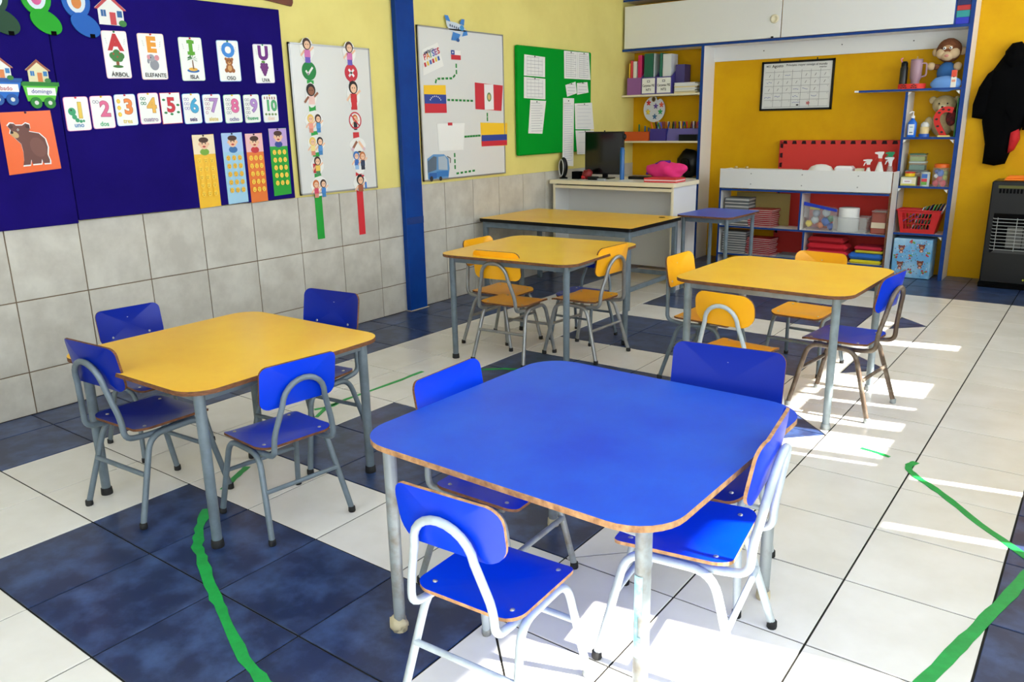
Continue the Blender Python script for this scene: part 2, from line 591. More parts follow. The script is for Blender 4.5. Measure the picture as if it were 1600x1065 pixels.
# ================================================================ TABLES
def make_table(kind, w, d, h, top_m, edge_m, leg_m, foot_m, cx, cy, rz, label, group, inset=0.08, r=0.12, leg_r=0.022):
    t = empty(kind, (cx, cy, 0), rz, label, 'table', group)
    th = 0.018
    mb = MB()
    fr = (Vector((0, 0, h - th / 2)), X, Y, Z)
    plate(mb, rrect(w, d, r, 8), th, lambda x, y: 0.0, top_m, edge_m, fr, rings=(1.0, 0.995, 0.5))
    mb.build('tabletop', t)
    zt = h - th
    hx, hy = w / 2 - inset, d / 2 - inset
    for a, b in (((-hx, -hy), (hx, -hy)), ((hx, -hy), (hx, hy)), ((hx, hy), (-hx, hy)), ((-hx, hy), (-hx, -hy))):
        m = MB()
        if a[1] == b[1]:
            m.box(min(a[0], b[0]), a[1] - 0.011, zt - 0.042, max(a[0], b[0]), a[1] + 0.011, zt, leg_m, ch=0.003)
        else:
            m.box(a[0] - 0.011, min(a[1], b[1]), zt - 0.042, a[0] + 0.011, max(a[1], b[1]), zt, leg_m, ch=0.003)
        m.build('apron_rail', t)
    for sx in (-1, 1):
        for sy in (-1, 1):
            l = MB().tube([(sx * hx, sy * hy, 0.012), (sx * hx, sy * hy, zt)], [leg_r * 0.9, leg_r], leg_m, 14).build('leg', t)
            MB().lathe([(leg_r * 1.12, 0), (leg_r * 1.16, 0.006), (leg_r * 1.08, 0.03), (leg_r * 0.95, 0.032)], foot_m, (sx * hx, sy * hy, 0), 14).build('rubber_foot', l)
    return t


G_T = 'square children\'s tables'
make_table('school_table', 1.0, 1.0, 0.668, YEL_TOP, PLY, GREY_PAINT, RUBBER, 1.823, 0.601, 0.016,
           'yellow-topped square table with four blue chairs, nearest the tiled wall and purple board', G_T)
tb = make_table('school_table', 1.045, 1.034, 0.688, BLUE_TOP, PLY_LIGHT, WORN_PAINT, CREAM_RUBBER, 3.678, 0.644, -0.022,
                'blue-topped square table with chipped wooden edge in the foreground', G_T, leg_r=0.021, r=0.14)
make_table('school_table', 1.05, 1.05, 0.745, YEL_TOP, PLY, GREY_PAINT, RUBBER, 1.742, 3.192, 0.071,
           'yellow-topped square table with yellow chairs, just in front of the long yellow table', G_T)
make_table('school_table', 0.984, 0.955, 0.733, YEL_TOP, PLY, MID_PAINT, WORN_PAINT, 3.452, 3.191, -0.032,
           'yellow-topped square table before the low bookshelf, blue chair at its right side', G_T)
# tape patches on the front leg of the blue table
pt = MB()
TAPE_B = mat('pale_blue_tape', (120, 205, 235), 0.5, col2=(190, 225, 235), scale=30)
hx, hy = 1.045 / 2 - 0.08, 1.034 / 2 - 0.08
for z0, z1, a0, a1 in ((0.42, 0.53, -2.2, -1.1), (0.30, 0.36, -2.1, -1.2), (0.36, 0.42, -2.0, -1.6)):
    n = 6; rr = 0.0222
    vs = [(hx + rr * math.cos(a0 + (a1 - a0) * i / n), -hy + rr * math.sin(a0 + (a1 - a0) * i / n), z) for z in (z0, z1) for i in range(n + 1)]
    pt.add(vs, [(i, i + 1, n + 2 + i, n + 1 + i) for i in range(n)], TAPE_B, True)
pt.build('tape_patch', tb)
MB().ell((-hx - .004, -hy - .004, .024), (.034, .030, .026), CREAM_RUBBER, 10, 7, lambda p: 1 + .22 * math.sin(6 * p.x + 5 * p.z) * math.cos(5 * p.y)).build('torn_cap', tb)

# long yellow table
t5 = empty('long_table', (0.88, 5.07, 0), 0.0, 'long yellow table with black edge pushed against the white desk', 'table')
mb = MB(); plate(mb, rrect(1.64, 1.0, 0.03, 4), 0.03, lambda x, y: 0, YEL_TOP, BLACK, (Vector((0, 0, 0.705)), X, Y, Z), rings=(1.0, 0.997, 0.5)); mb.build('tabletop', t5)
MB().lathe([(0.03, 0), (0.03, 0.002)], BLACK_MATT, (0.68, 0.36, 0.7195), 16).build('cable_hole', t5)
for sy in (-1, 1):
    MB().box(-0.77, sy * 0.45 - 0.02, 0.635, 0.77, sy * 0.45 + 0.02, 0.69, GREY_PAINT, ch=0.004).build('apron_rail', t5)
for sx in (-1, 1):
    MB().box(sx * 0.77 - 0.02, -0.45, 0.635, sx * 0.77 + 0.02, 0.45, 0.69, GREY_PAINT, ch=0.004).build('apron_rail', t5)
    MB().box(sx * 0.77 - 0.016, -0.45, 0.16, sx * 0.77 + 0.016, 0.45, 0.20, GREY_PAINT, ch=0.004).build('stretcher', t5)
    for sy in (-1, 1):
        MB().box(sx * 0.77 - 0.022, sy * 0.45 - 0.022, 0, sx * 0.77 + 0.022, sy * 0.45 + 0.022, 0.69, GREY_PAINT, ch=0.004).build('leg', t5)
MB().box(-0.77, 0.434, 0.16, 0.77, 0.466, 0.20, GREY_PAINT, ch=0.004).build('stretcher', t5)

# small blue table
t6 = empty('small_table', (1.86, 6.04, 0), -0.05, 'small blue table between the white desk and the low bookshelf', 'table')
mb = MB(); plate(mb, rrect(0.56, 0.72, 0.07, 5), 0.018, lambda x, y: 0, BLUE_TOP, PLY, (Vector((0, 0, 0.711)), X, Y, Z), rings=(1.0, 0.99, 0.5)); mb.build('tabletop', t6)
for sy in (-1, 1):
    MB().box(-0.22, sy * 0.29 - 0.01, 0.655, 0.22, sy * 0.29 + 0.01, 0.702, GREY_PAINT).build('apron_rail', t6)
for sx in (-1, 1):
    MB().box(sx * 0.22 - 0.01, -0.29, 0.655, sx * 0.22 + 0.01, 0.29, 0.702, GREY_PAINT).build('apron_rail', t6)
    for sy in (-1, 1):
        MB().tube([(sx * 0.22, sy * 0.29, 0), (sx * 0.22, sy * 0.29, 0.702)], 0.019, GREY_PAINT, 10).build('leg', t6)

# ================================================================ CHAIRS
S = dict(hs=.360, sw=.165, sd=.160, rfw=.185, rfy=.212, ffw=.18, ffy=.186, bz0=.527, bz1=.703, bw=.165, by0=-.205, by1=-.235, az=.650, aw=.131, ay=-.175)


def make_chair(face, edge, metal, foot, label, bw=None, bz0=None, bz1=None, edge_s=None, br=0.045):
    """child's chair: bent tube leg frames, bent tube back arch, plywood seat and backrest"""
    c = empty('school_chair', label=label, cat='chair', group='small plywood and tube chairs')
    hs, sw, sd = S['hs'], S['sw'], S['sd']
    bw = bw or S['bw']; bz0 = bz0 or S['bz0']; bz1 = bz1 or S['bz1']
    # seat
    def sdisp(x, y):
        return 0.014 * (x / sw) ** 2 - 0.008 - 0.016 * max(0.0, (y - 0.05) / 0.11) ** 2 - 0.006 * math.cos(PI * y / sd)
    mb = MB()
    plate(mb, rrect(2 * sw, 2 * sd, 0.045, 5), 0.010, sdisp, face, edge_s or edge, (Vector((0, 0, hs)), X, Y, Z))
    seat = mb.build('seat', c)
    for sx in (-1, 1):
        for sy in (-1, 1):
            x, y = sx * 0.125, sy * 0.115
            MB().lathe([(0.0075, 0), (0.006, 0.0025), (0.002, 0.0035)], SCREW, (x, y, hs + sdisp(x, y) + 0.005), 8).build('screw', seat)
    # backrest
    bh = bz1 - bz0; zc = (bz0 + bz1) / 2
    sl = (S['by1'] - S['by0']) / 0.176
    up = Vector((0, sl, 1)).normalized(); nrm = X.cross(up) * -1     # faces the sitter
    nrm = Vector((0, 1, -sl)).normalized()
    yc = S['by0'] + sl * (zc - 0.527)
    def bdisp(x, y):
        return (0.026 if bw < .18 else 0.014) * (x / bw) ** 2
    mb = MB()
    # frame must be right-handed for outward faces: right = -X, up, normal = +Y
    plate(mb, rrect(2 * bw, bh, br, 5), 0.009, bdisp, face, edge, (Vector((0, yc, zc)), -X, up, nrm))
    back = mb.build('backrest', c)
    for (x, z) in ((0, bh / 2 - 0.05), (-0.095, -bh / 2 + 0.03), (0.095, -bh / 2 + 0.03)):
        p = Vector((0, yc, zc)) + X * x + up * z + nrm * (bdisp(x, z) + 0.0045)
        MB().tube([p, p + nrm * 0.003], [0.0065, 0.004], SCREW, 8).build('screw', back)
    # back arch, one bent tube
    tr = 0.0115
    def ay(z):
        return S['by0'] + sl * (z - 0.527) - 0.017
    R = 0.092; zt = S['az'] - R - tr
    path = [(-0.118, 0.10, hs - 0.026), (-S['aw'], -0.10, hs - 0.028), (-S['aw'] - 0.002, S['ay'] - 0.028, hs - 0.015), (-S['aw'] + 0.002, ay(hs + 0.06), hs + 0.06)]
    left = fillet(path + [(-R, ay(zt), zt)], 0.05, 5)
    arc = [Vector((-R * math.cos(PI * k / 12), ay(zt + R * math.sin(PI * k / 12)), zt + R * math.sin(PI * k / 12))) for k in range(13)]
    right = [Vector((-p.x, p.y, p.z)) for p in reversed(left)]
    MB().tube(left[:-1] + arc + right[1:], tr, metal, 10).build('back_arch', c)
    # leg frames
    for sx in (-1, 1):
        fw, rw_ = sx * S['ffw'], sx * S['rfw']
        k = sx * 0.150
        pth = fillet([(fw, S['ffy'], 0.012), (k, 0.115, hs - 0.024), (k, -0.115, hs - 0.024), (rw_, -S['rfy'], 0.012)], 0.06, 6)
        lf = MB().tube(pth, 0.0118, metal, 10).build('leg_frame', c)
        for px, py in ((fw, S['ffy']), (rw_, -S['rfy'])):
            MB().lathe([(0.0135, 0), (0.0150, 0.004), (0.0142, 0.022), (0.0122, 0.024)], foot, (px, py, 0), 10).build('rubber_foot', lf)
    MB().tube([(-0.163, -0.163, 0.195), (0.163, -0.163, 0.195)], 0.0095, metal, 8).build('stretcher', c)
    MB().tube([(-0.163, 0.151, 0.195), (0.163, 0.151, 0.195)], 0.0095, metal, 8).build('stretcher', c)
    MB().tube([(-0.150, 0.02, hs - 0.026), (0.150, 0.02, hs - 0.026)], 0.008, metal, 8).build('seat_bar', c)
    return c


def place(c, x, y, rz, s, label=None):
    c.location = (x, y, 0); c.rotation_euler = (0, 0, rz); c.scale = (s, s, s)
    if label:
        c['label'] = label
    return c


# --- blue chairs round the yellow table by the tiled wall
b1 = make_chair(BLUE_LAM_SHADED, PLY, GREY_PAINT, RUBBER, 'blue chair, leftmost of all, at the front side of the nearest yellow table', br=0.034)
place(b1, 1.649, 0.30, 0.06, 1.10)
b1.location.y = 0.315
b2 = make_chair(BLUE_LAM, PLY, GREY_PAINT, RUBBER, 'blue chair seen from behind at the right side of the nearest yellow table', br=0.034)
place(b2, 2.229, 0.532, 1.455, 1.033)
place(copy_tree(b1), 1.80, 1.03, 3.24, 1.12, 'blue chair in front of the tiled wall, nearest the blue column')
place(copy_tree(b1), 1.05, 0.66, -1.66, 1.0, 'blue chair pushed between the yellow table and the tiled wall, under the number cards')
# --- blue chairs round the blue table
c1 = make_chair(BLUE_LAM, PLY_LIGHT, PALE_SUNLIT_PAINT, WORN_PAINT, 'blue chair with sunlit grey frame, backrest towards the camera, nearest of all chairs', br=0.055, bz0=0.535)
place(c1, 3.670, 0.178, 0.055, 1.03)
c2 = make_chair(BLUE_LAM, PLY_LIGHT, PALE_SUNLIT_PAINT, RUBBER, 'blue chair with sunlit frame and worn edge at the right of the blue table')
place(c2, 4.005, 0.69, 1.70, 1.11)
c3 = make_chair(BLUE_LAM_SHADED, PLY, PALE_SUNLIT_PAINT, RUBBER, 'blue chair with a tall backrest at the far side of the blue table', bw=0.187, bz0=0.475, bz1=0.715, br=0.034)
place(c3, 3.877, 1.10, 3.24, 1.11)
c4 = make_chair(BLUE_LAM, PLY, WORN_PAINT, RUBBER, 'blue chair tucked under the left side of the blue table', bw=0.178, bz1=0.718, br=0.034)
place(c4, 3.305, 0.665, -1.53, 1.05)
# --- yellow chairs round the middle table
m1 = make_chair(YEL_LAM, PLY, SILVER_PAINT, RUBBER, 'yellow silver-framed chair seen from behind at the front of the middle yellow table', br=0.04)
place(m1, 1.659, 2.982, 0.081, 1.11)
place(copy_tree(m1), 2.014, 3.333, 1.515, 1.12, 'yellow chair with silver frame at the right side of the middle yellow table')
place(copy_tree(m1), 1.352, 3.252, -1.548, 1.09, 'yellow chair between the middle yellow table and the tiled wall')
m4 = make_chair(BLUE_LAM_SHADED, PLY, GREY_PAINT, RUBBER, 'blue chair hidden under the far side of the middle yellow table')
place(m4, 1.79, 3.665, 3.154, 0.96)
# --- chairs round the right table
r1 = make_chair(YEL_LAM, PLY, GREY_PAINT, RUBBER, 'yellow chair at the left side of the right-hand yellow table', br=0.045)
place(r1, 2.973, 3.274, -1.612, 1.10)
r2 = make_chair(YEL_LAM, PLY, PALE_SUNLIT_PAINT, WORN_PAINT, 'orange-yellow chair seen from behind between the right-hand yellow and blue tables', br=0.07)
place(r2, 3.367, 2.763, -0.104, 1.03)
r3 = make_chair(YEL_LAM, PLY, GREY_PAINT, RUBBER, 'orange-yellow chair at the far side of the right-hand yellow table, before the low bookshelf')
place(r3, 3.388, 3.838, 3.064, 1.04)
r4 = make_chair(BLUE_LAM, PLY, BROWN_METAL, WORN_PAINT, 'blue chair with brown tube frame at the right side of the right-hand yellow table')
place(r4, 3.793, 3.222, 1.462, 1.12)

# ================================================================ TAPE LINES ON THE FLOOR
TAPE_G = mat('green_tape', (22, 168, 76), 0.45, col2=(16, 150, 66), scale=20)


def ribbon(pts, w, label, jag=0.003):
    mb = MB(); vs = []
    P = [Vector((x, y, 0)) for x, y in pts]
    Q = []
    for i in range(len(P) - 1):
        for k in range(4):
            Q.append(P[i].lerp(P[i + 1], k / 4))
    Q.append(P[-1])
    for i, p in enumerate(Q):
        t = (Q[min(i + 1, len(Q) - 1)] - Q[max(i - 1, 0)]).normalized()
        n = Vector((-t.y, t.x, 0))
        vs += [p + n * (w / 2 + random.uniform(-jag, jag)) + Z * 0.0022, p - n * (w / 2 + random.uniform(-jag, jag)) + Z * 0.0022]
    k = len(vs)
    vs += [v - Z * 0.0016 for v in vs]
    fs = [(2 * i + 1, 2 * i + 3, 2 * i + 2, 2 * i) for i in range(len(Q) - 1)]
    fs += [(2 * i, 2 * i + 2, k + 2 * i + 2, k + 2 * i) for i in range(len(Q) - 1)] + [(2 * i + 3, 2 * i + 1, k + 2 * i + 1, k + 2 * i + 3) for i in range(len(Q) - 1)]
    mb.add(vs, fs, TAPE_G)
    return mb.build('floor_tape', label=label, cat='tape', group='strips of green tape on the floor')


ribbon([(1.93, .348), (2.058, .229), (2.183, .14), (2.311, .083), (2.525, -.014), (2.681, -.078), (2.932, -.179), (3.083, -.209), (3.25, -.23)], 0.040, 'torn green tape line crossing the dark blue tiles in the foreground', 0.006)
ribbon([(1.821, .502), (1.755, .605), (1.693, .721)], 0.034, 'short green tape piece on white tiles under the nearest yellow table')
ribbon([(1.44, 1.363), (1.357, 1.51), (1.349, 1.667), (1.356, 1.872), (1.362, 2.121), (1.352, 2.344)], 0.026, 'green tape line on the white tiles behind the nearest yellow table')
ribbon([(1.331, 1.441), (1.371, 1.546), (1.35, 1.64)], 0.022, 'small forked green tape end behind the nearest yellow table')
ribbon([(1.656, 2.596), (1.784, 2.697), (1.916, 2.75)], 0.03, 'thin green tape on blue tiles beyond the blue table')
ribbon([(4.328, 2.584), (4.308, 2.526), (4.315, 2.478), (4.363, 2.41), (4.483, 2.293), (4.658, 2.077), (4.828, 1.895), (4.90, 1.82)], 0.032, 'straight green tape with a curled end on the sunny white tiles at the right')
ribbon([(4.90, 1.95), (4.85, 1.75), (4.804, 1.528), (4.755, 1.314), (4.708, 1.114), (4.659, .909), (4.61, .72)], 0.042, 'curved green tape along the dark floor border at the lower right corner')
ribbon([(4.071, 2.615), (4.142, 2.605), (4.213, 2.578)], 0.022, 'tiny green tape scrap in a patch of sunlight')

# ================================================================ LEFT WALL: pin boards and cards
def wall_box(name, y0, z0, y1, z1, x0, x1, m, **k):
    return MB().box(x0, 0, 0, x1, y1 - y0, z1 - z0, m, ch=min(0.004, (x1 - x0) * .4)).build(name, loc=(0, y0, z0), **k)


fb1 = MB().box(0.006, -0.9, 1.072, 0.026, 0.885, 2.386, FELT, ch=0.004).build('felt_board', label='dark purple-blue felt panel at the left edge, carrying the orange bear sheet', cat='pinboard', group='felt panels on the wall')
fb2 = MB().box(0.006, 0.889, 1.088, 0.028, 2.470, 2.388, FELT, ch=0.004).build('felt_board', label='dark purple-blue felt panel carrying the vowel cards and number cards', cat='pinboard', group='felt panels on the wall')
XF = 0.0285


def quadcard(name, q, label, cat, group, m=LAMINATED, border=None, x=XF, r=0.014, pin=None, curl=0.0):
    """card from its corners (TL, TR, BR, BL) in metres on the left wall"""
    root_y = sum(p[0] for p in q) / 4; root_z = sum(p[1] for p in q) / 4
    P = [Vector((p[0] - root_y, p[1] - root_z)) for p in q]
    # rounded outline, ccw seen from the room
    c = [P[3], P[2], P[1], P[0]]
    out = []
    for i in range(4):
        a, b, d = c[i - 1], c[i], c[(i + 1) % 4]
        if r:
            p0 = b + (a - b).normalized() * r; p2 = b + (d - b).normalized() * r
            for k in range(5):
                t = k / 4
                out.append(p0 * (1 - t) ** 2 + b * 2 * t * (1 - t) + p2 * t * t)
        else:
            out.append(b)
    mb = MB()
    fr = (Vector((0, 0, 0)), Y, Z, X)
    mb.prism([(p.x, p.y) for p in out], fr, 0.0008, 0.0026, flat(border, 0.3) if border else m)
    o = mb.build(name, loc=(x, root_y, root_z), label=label, cat=cat, group=group)
    art = Art((0.0026, 0, 0))
    if border:
        art.poly([(p.x * 0.955, p.y * 0.97) for p in out], m)
    w = (P[1] - P[0]).length; h = (P[0] - P[3]).length
    if pin:
        MB().lathe([(0.006, 0), (0.004, 0.003), (0.005, 0.007)], flat(pin), (0, 0, 0), 8).build('pin', o, loc=(0.003, (P[0].x + P[1].x) / 2, (P[0].y + P[1].y) / 2 - 0.006)).rotation_euler = (0, PI / 2, 0)
    return o, art, w, h


def rowcard(y0, y1, zt, zb, skew=0.0):
    return [(y0, zt - 0.003), (y1, zt + 0.003), (y1 + skew, zb + 0.003), (y0 + skew, zb - 0.003)]


# vowel cards
def tree(a):
    a.rect(0, -0.042, 0.018, 0.05, (140, 84, 48)); a.ell(0, -0.066, 0.032, 0.008, (60, 120, 50))
    for x, y in ((-.024, 0), (.024, 0), (0, .016), (-.012, -.014), (.014, -.014)):
        a.ell(x, y - 0.006, .022, .02, (66, 128, 62), 0.3)
    for x, y in ((-.02, .004), (.018, .01), (.002, -.012)):
        a.ell(x, y, .005, .005, (176, 70, 50), 0.3)


def elephant(a):
    a.ell(0.004, -0.048, .03, .032, (150, 152, 160)); a.ell(-.012, -.008, .022, .022, (162, 164, 172), .4)
    a.ell(.024, -.006, .016, .017, (222, 150, 158), .4); a.ell(-.03, -.004, .01, .014, (222, 150, 158), .4)
    a.ell(-.034, -.028, .008, .014, (150, 152, 160), .4); a.ell(-.016, -.006, .003, .004, (30, 30, 30), .4)


def palm(a):
    a.ell(0, -.07, .044, .012, (40, 110, 180)); a.ell(0, -.062, .032, .011, (232, 180, 70), .4)
    a.poly([(0, -.06), (.008, -.06), (.004, -.005), (-.002, -.005)], (128, 84, 46), .4)
    for k in range(7):
        t = math.radians(-20 + 36 * k)
        a.poly([(.001, .002), (.001 + .03 * math.cos(t - .2), .002 + .024 * math.sin(t - .2)), (.001 + .04 * math.cos(t), -.004 + .022 * math.sin(t))], (50, 120, 60), .2)


def bear(a, s=1.0, c=(160, 96, 44), c2=(214, 160, 100)):
    for x in (-1, 1):
        a.ell(x * .024 * s, .012 * s, .010 * s, .010 * s, c, .3); a.ell(x * .026 * s, -.06 * s, .014 * s, .014 * s, c, .3)
    a.ell(0, -.045 * s, .028 * s, .03 * s, c, .3); a.ell(0, -.045 * s, .016 * s, .019 * s, c2, .3)
    a.ell(0, -.004 * s, .028 * s, .024 * s, c, .3); a.ell(0, -.013 * s, .012 * s, .009 * s, c2, .3)
    a.ell(0, -.009 * s, .004 * s, .003 * s, (30, 20, 20), .3)
    for x in (-1, 1):
        a.ell(x * .010 * s, .002 * s, .003 * s, .004 * s, (20, 20, 20), .3)


def grapes(a):
    for x, y in ((-.02, .0), (0, .004), (.02, 0), (-.024, -.018), (-.008, -.016), (.008, -.016), (.024, -.018), (-.016, -.034), (0, -.034), (.016, -.034), (-.008, -.05), (.008, -.05), (0, -.064)):
        a.ell(x, y - .006, .0115, .012, (112, 42, 120), .15, 10)
    a.ell(-.006, .012, .016, .008, (88, 148, 58), .3)


VOW = [('A', 'ÁRBOL', 1.176, 1.330, 2.162, 1.895, (200, 44, 52), tree, 'laminated vowel card with a red A above a tree', (236, 200, 210), (20, 110, 50)),
       ('E', 'ELEFANTE', 1.395, 1.567, 2.163, 1.895, (240, 160, 50), elephant, 'laminated vowel card with an orange E above an elephant', (240, 205, 190), (200, 30, 50)),
       ('I', 'ISLA', 1.664, 1.828, 2.158, 1.895, (92, 168, 40), palm, 'laminated vowel card with a green I above a palm island', (208, 228, 200), (200, 30, 50)),
       ('O', 'OSO', 1.936, 2.103, 2.157, 1.898, (60, 140, 220), bear, 'laminated vowel card with a blue O above a brown bear', (170, 205, 240), (20, 130, 80)),
       ('U', 'UVA', 2.218, 2.378, 2.150, 1.894, (110, 32, 130), grapes, 'laminated vowel card with a purple U above grapes', (214, 196, 226), (40, 150, 90))]
for L, wd, y0, y1, zt, zb, c, fn, lab, bd, pc in VOW:
    o, a, w, h = quadcard('vowel_card', rowcard(y0, y1, zt, zb), lab, 'card', 'vowel cards on the felt board', border=bd, pin=pc)
    a.text(L, 0, 0.070, 0.084, c, 0.09)
    if L == 'I':
        a.rect(0, 0.104, 0.052, 0.020, c); a.rect(0, 0.036, 0.052, 0.020, c); a.rect(0, 0.07, 0.026, 0.07, c)
    fn(a)
    a.text(wd, 0.004, -0.108, 0.024, (30, 30, 34), 0.02, wmax=w * 0.8)
    for s_ in (-1, 1):
        for k in range(3):
            a.line(s_ * (0.05 + 0.002 * k), 0.06 + 0.012 * k, s_ * (0.056 + 0.002 * k), 0.066 + 0.012 * k, 0.0015, (90, 90, 90))
    a.build(parent=o)

NUM = [('1', 'uno', .900, 1.042, 1.787, 1.598, (238, 205, 90), (90, 140, 190), (232, 140, 190), 'number card with a yellow 1 and a green worm'),
       ('2', 'dos', 1.052, 1.187, 1.794, 1.608, (226, 110, 150), (70, 180, 120), (232, 140, 190), 'number card with a pink 2 and small grey animals'),
       ('3', 'tres', 1.198, 1.331, 1.805, 1.622, (242, 140, 70), (228, 206, 90), (150, 190, 235), 'number card with an orange 3 and three suns'),
       ('4', 'cuatro', 1.347, 1.482, 1.815, 1.630, (242, 186, 84), (150, 130, 160), (232, 130, 190), 'number card with a yellow-orange 4 and four green frogs'),
       ('5', '', 1.491, 1.629, 1.819, 1.630, (212, 50, 66), (90, 90, 90), (214, 50, 70), 'number card with a red 5 and square corners in a red border'),
       ('6', 'seis', 1.643, 1.771, 1.816, 1.628, (70, 170, 215), (70, 50, 110), (120, 190, 235), 'number card with a light blue 6'),
       ('7', 'siete', 1.787, 1.923, 1.814, 1.631, (180, 140, 200), (228, 206, 110), (90, 150, 220), 'number card with a lilac 7 in a blue border'),
       ('8', 'ocho', 1.944, 2.080, 1.814, 1.629, (226, 110, 160), (140, 130, 170), (130, 200, 170), 'number card with a pink 8 and grey scribbles'),
       ('9', 'nueve', 2.100, 2.228, 1.816, 1.629, (178, 140, 205), (60, 170, 110), (160, 200, 180), 'number card with a lilac 9 and a green word'),
       ('10', 'diez', 2.252, 2.381, 1.818, 1.631, (90, 180, 120), (236, 206, 180), (160, 190, 220), 'number card with a green 10, last of the row')]
for i, (L, wd, y0, y1, zt, zb, c, wc, bd, lab) in enumerate(NUM):
    o, a, w, h = quadcard('number_card', rowcard(y0, y1, zt, zb), lab, 'card', 'number cards on the felt board', border=bd, r=0.016 if L != '5' else 0.001, pin=(200, 30, 60) if i % 2 == 0 else (230, 190, 30))
    dx = 0.016 if L != '5' else 0.0
    rnd = random.Random(i)
    small = {'1': (60, 160, 110), '2': (150, 150, 156), '3': (236, 190, 50), '4': (30, 130, 80), '5': (40, 130, 70), '6': (170, 165, 200), '7': (190, 150, 160), '8': (160, 165, 165), '9': (150, 150, 150), '10': (150, 90, 80)}[L]
    if L == '1':
        for x, y, r_ in ((-.03, .012, .022), (-.02, -.018, .014), (-.006, -.036, .012), (.014, -.042, .009), (.03, -.04, .007)):
            a.ell(x, y, r_, r_, small, .2)
        a.ell(-.034, .02, .004, .005, (20, 30, 20), .3)
    elif L == '3':
        for k in range(3):
            a.ell(-.042, .05 - .038 * k, .012, .013, small, .2); a.ell(-.042, .05 - .038 * k, .008, .009, (250, 214, 90), .2)
    elif L == '5':
        for x, y in ((-.045, .05), (.048, .02), (-.04, -.028), (0, -.036), (.046, -.024)):
            a.ell(x, y, .011, .007, small, .2)
    elif L == '10':
        for k in range(5):
            a.rect(-.042 + .021 * k, .07, .009, .018, small, .1)
        for k in range(4):
            a.ell(-.04 + .027 * k, -.04, .010, .008, (120, 150, 90), .1)
    else:
        for k in range(int(L)):
            x, y = -.044 + .018 * (k % 2), .058 - .028 * (k // 2)
            a.ell(x, y, .010, .010, small, .15, 8); a.ell(x, y, .006, .006, (238, 238, 236), .15, 8)
    a.text(L, dx, 0.02, 0.085 if L != '10' else 0.07, tuple(int(v * .75) for v in c), 0.07)
    a.text(L, dx, 0.02, 0.085 if L != '10' else 0.07, c, 0.045)
    if wd:
        a.text(wd, 0, -0.066, 0.026, wc, 0.03, wmax=w * 0.8)
    a.build(parent=o)

# sticker strips with a child's face on top
STR = [(1.680, 1.839, 1.557, 1.085, (245, 190, 34), (246, 226, 190), (120, 170, 60), 'yellow sticker strip headed by a laughing child', (252, 206, 60)),
       (1.898, 2.059, 1.564, 1.093, (160, 205, 230), (170, 200, 240), (50, 110, 170), 'light blue sticker strip headed by a child', (240, 190, 60)),
       (2.084, 2.224, 1.556, 1.086, (232, 118, 44), (240, 190, 190), (200, 50, 60), 'orange sticker strip headed by a child in red', (252, 206, 70)),
       (2.282, 2.435, 1.587, 1.118, (20, 160, 44), (190, 160, 215), (50, 70, 150), 'green sticker strip headed by a child on lilac', (252, 214, 80))]
for k_, (y0, y1, zt, zb, c, hc, sc_, lab, st) in enumerate(STR):
    q = rowcard(y0, y1, zt, zb, 0.0)
    o, a, w, h = quadcard('sticker_strip', q, lab, 'reward chart', 'sticker strips on the felt board', m=flat(c, 0.35), r=0.002, pin=(20, 20, 40))
    ztop = h / 2
    a.rect(0, ztop - 0.062, w, 0.124, hc)
    a.ell(0, ztop - 0.110, 0.034, 0.022, sc_, .4); a.ell(0, ztop - 0.058, 0.034, 0.036, (242, 196, 160), .4)
    for s_ in (-1, 1):
        a.ell(s_ * .034, ztop - 0.060, 0.007, 0.009, (236, 186, 150), .2); a.ell(s_ * .012, ztop - 0.056, .004, .005, (30, 22, 20), .3)
    a.ell(0, ztop - 0.034, 0.036, 0.018, (74, 44, 34), .3); a.ell(0, ztop - 0.076, 0.012, 0.006, (190, 60, 60), .3)
    for i in range(5):
        for j in range(3):
            yy = (-0.045 + 0.045 * j) * (w / 0.16); zz = ztop - 0.165 - 0.054 * i
            a.ell(yy, zz, 0.016, 0.018, st, .2, 12)
            a.ell(yy - .006, zz + .004, .0022, .003, (90, 60, 20), .2, 6); a.ell(yy + .006, zz + .004, .0022, .003, (90, 60, 20), .2, 6)
            a.ell(yy, zz - .007, .006, .002, (150, 70, 30), .2, 8)
    a.build(parent=o)

# orange sheet with a bear
o, a, w, h = quadcard('poster', [(0.555, 1.700), (0.822, 1.712), (0.832, 1.392), (0.553, 1.370)], 'orange sheet with a brown bear cut-out at the left edge of the felt', 'poster', None, m=flat((240, 100, 22), 0.3), r=0.001, pin=(60, 20, 60))
BW = [(-.105, .085), (-.09, .1), (-.07, .098), (-.062, .088), (-.03, .088), (-.012, .1), (.008, .092), (.008, .07), (.0, .055), (.05, .045), (.078, .015), (.086, -.03), (.078, -.07), (.086, -.1), (.084, -.118), (.05, -.118), (.044, -.095), (.038, -.118), (-.008, -.12), (-.012, -.095), (-.02, -.122), (-.058, -.124), (-.05, -.1), (-.046, -.05), (-.05, -.01), (-.075, .02), (-.098, .045), (-.092, .065)]
a.poly([(x * 1.06 + .002, y * 1.06) for x, y in BW], (240, 238, 232))
a.poly(BW, (112, 70, 62)); a.ell(.035, -.03, .04, .055, (124, 80, 70), .4, rot=.3)
a.ell(-.075, .04, .022, .016, (206, 170, 120), .4, rot=-.6); a.ell(-.088, .052, .008, .007, (30, 25, 28), .4)
a.ell(-.055, .066, .005, .006, (230, 230, 220), .4); a.ell(-.055, .066, .0028, .004, (20, 20, 20), .3)
a.ell(-.088, .083, .010, .010, (78, 48, 44), .3); a.ell(-.004, .083, .011, .010, (78, 48, 44), .3)
a.build(parent=o)


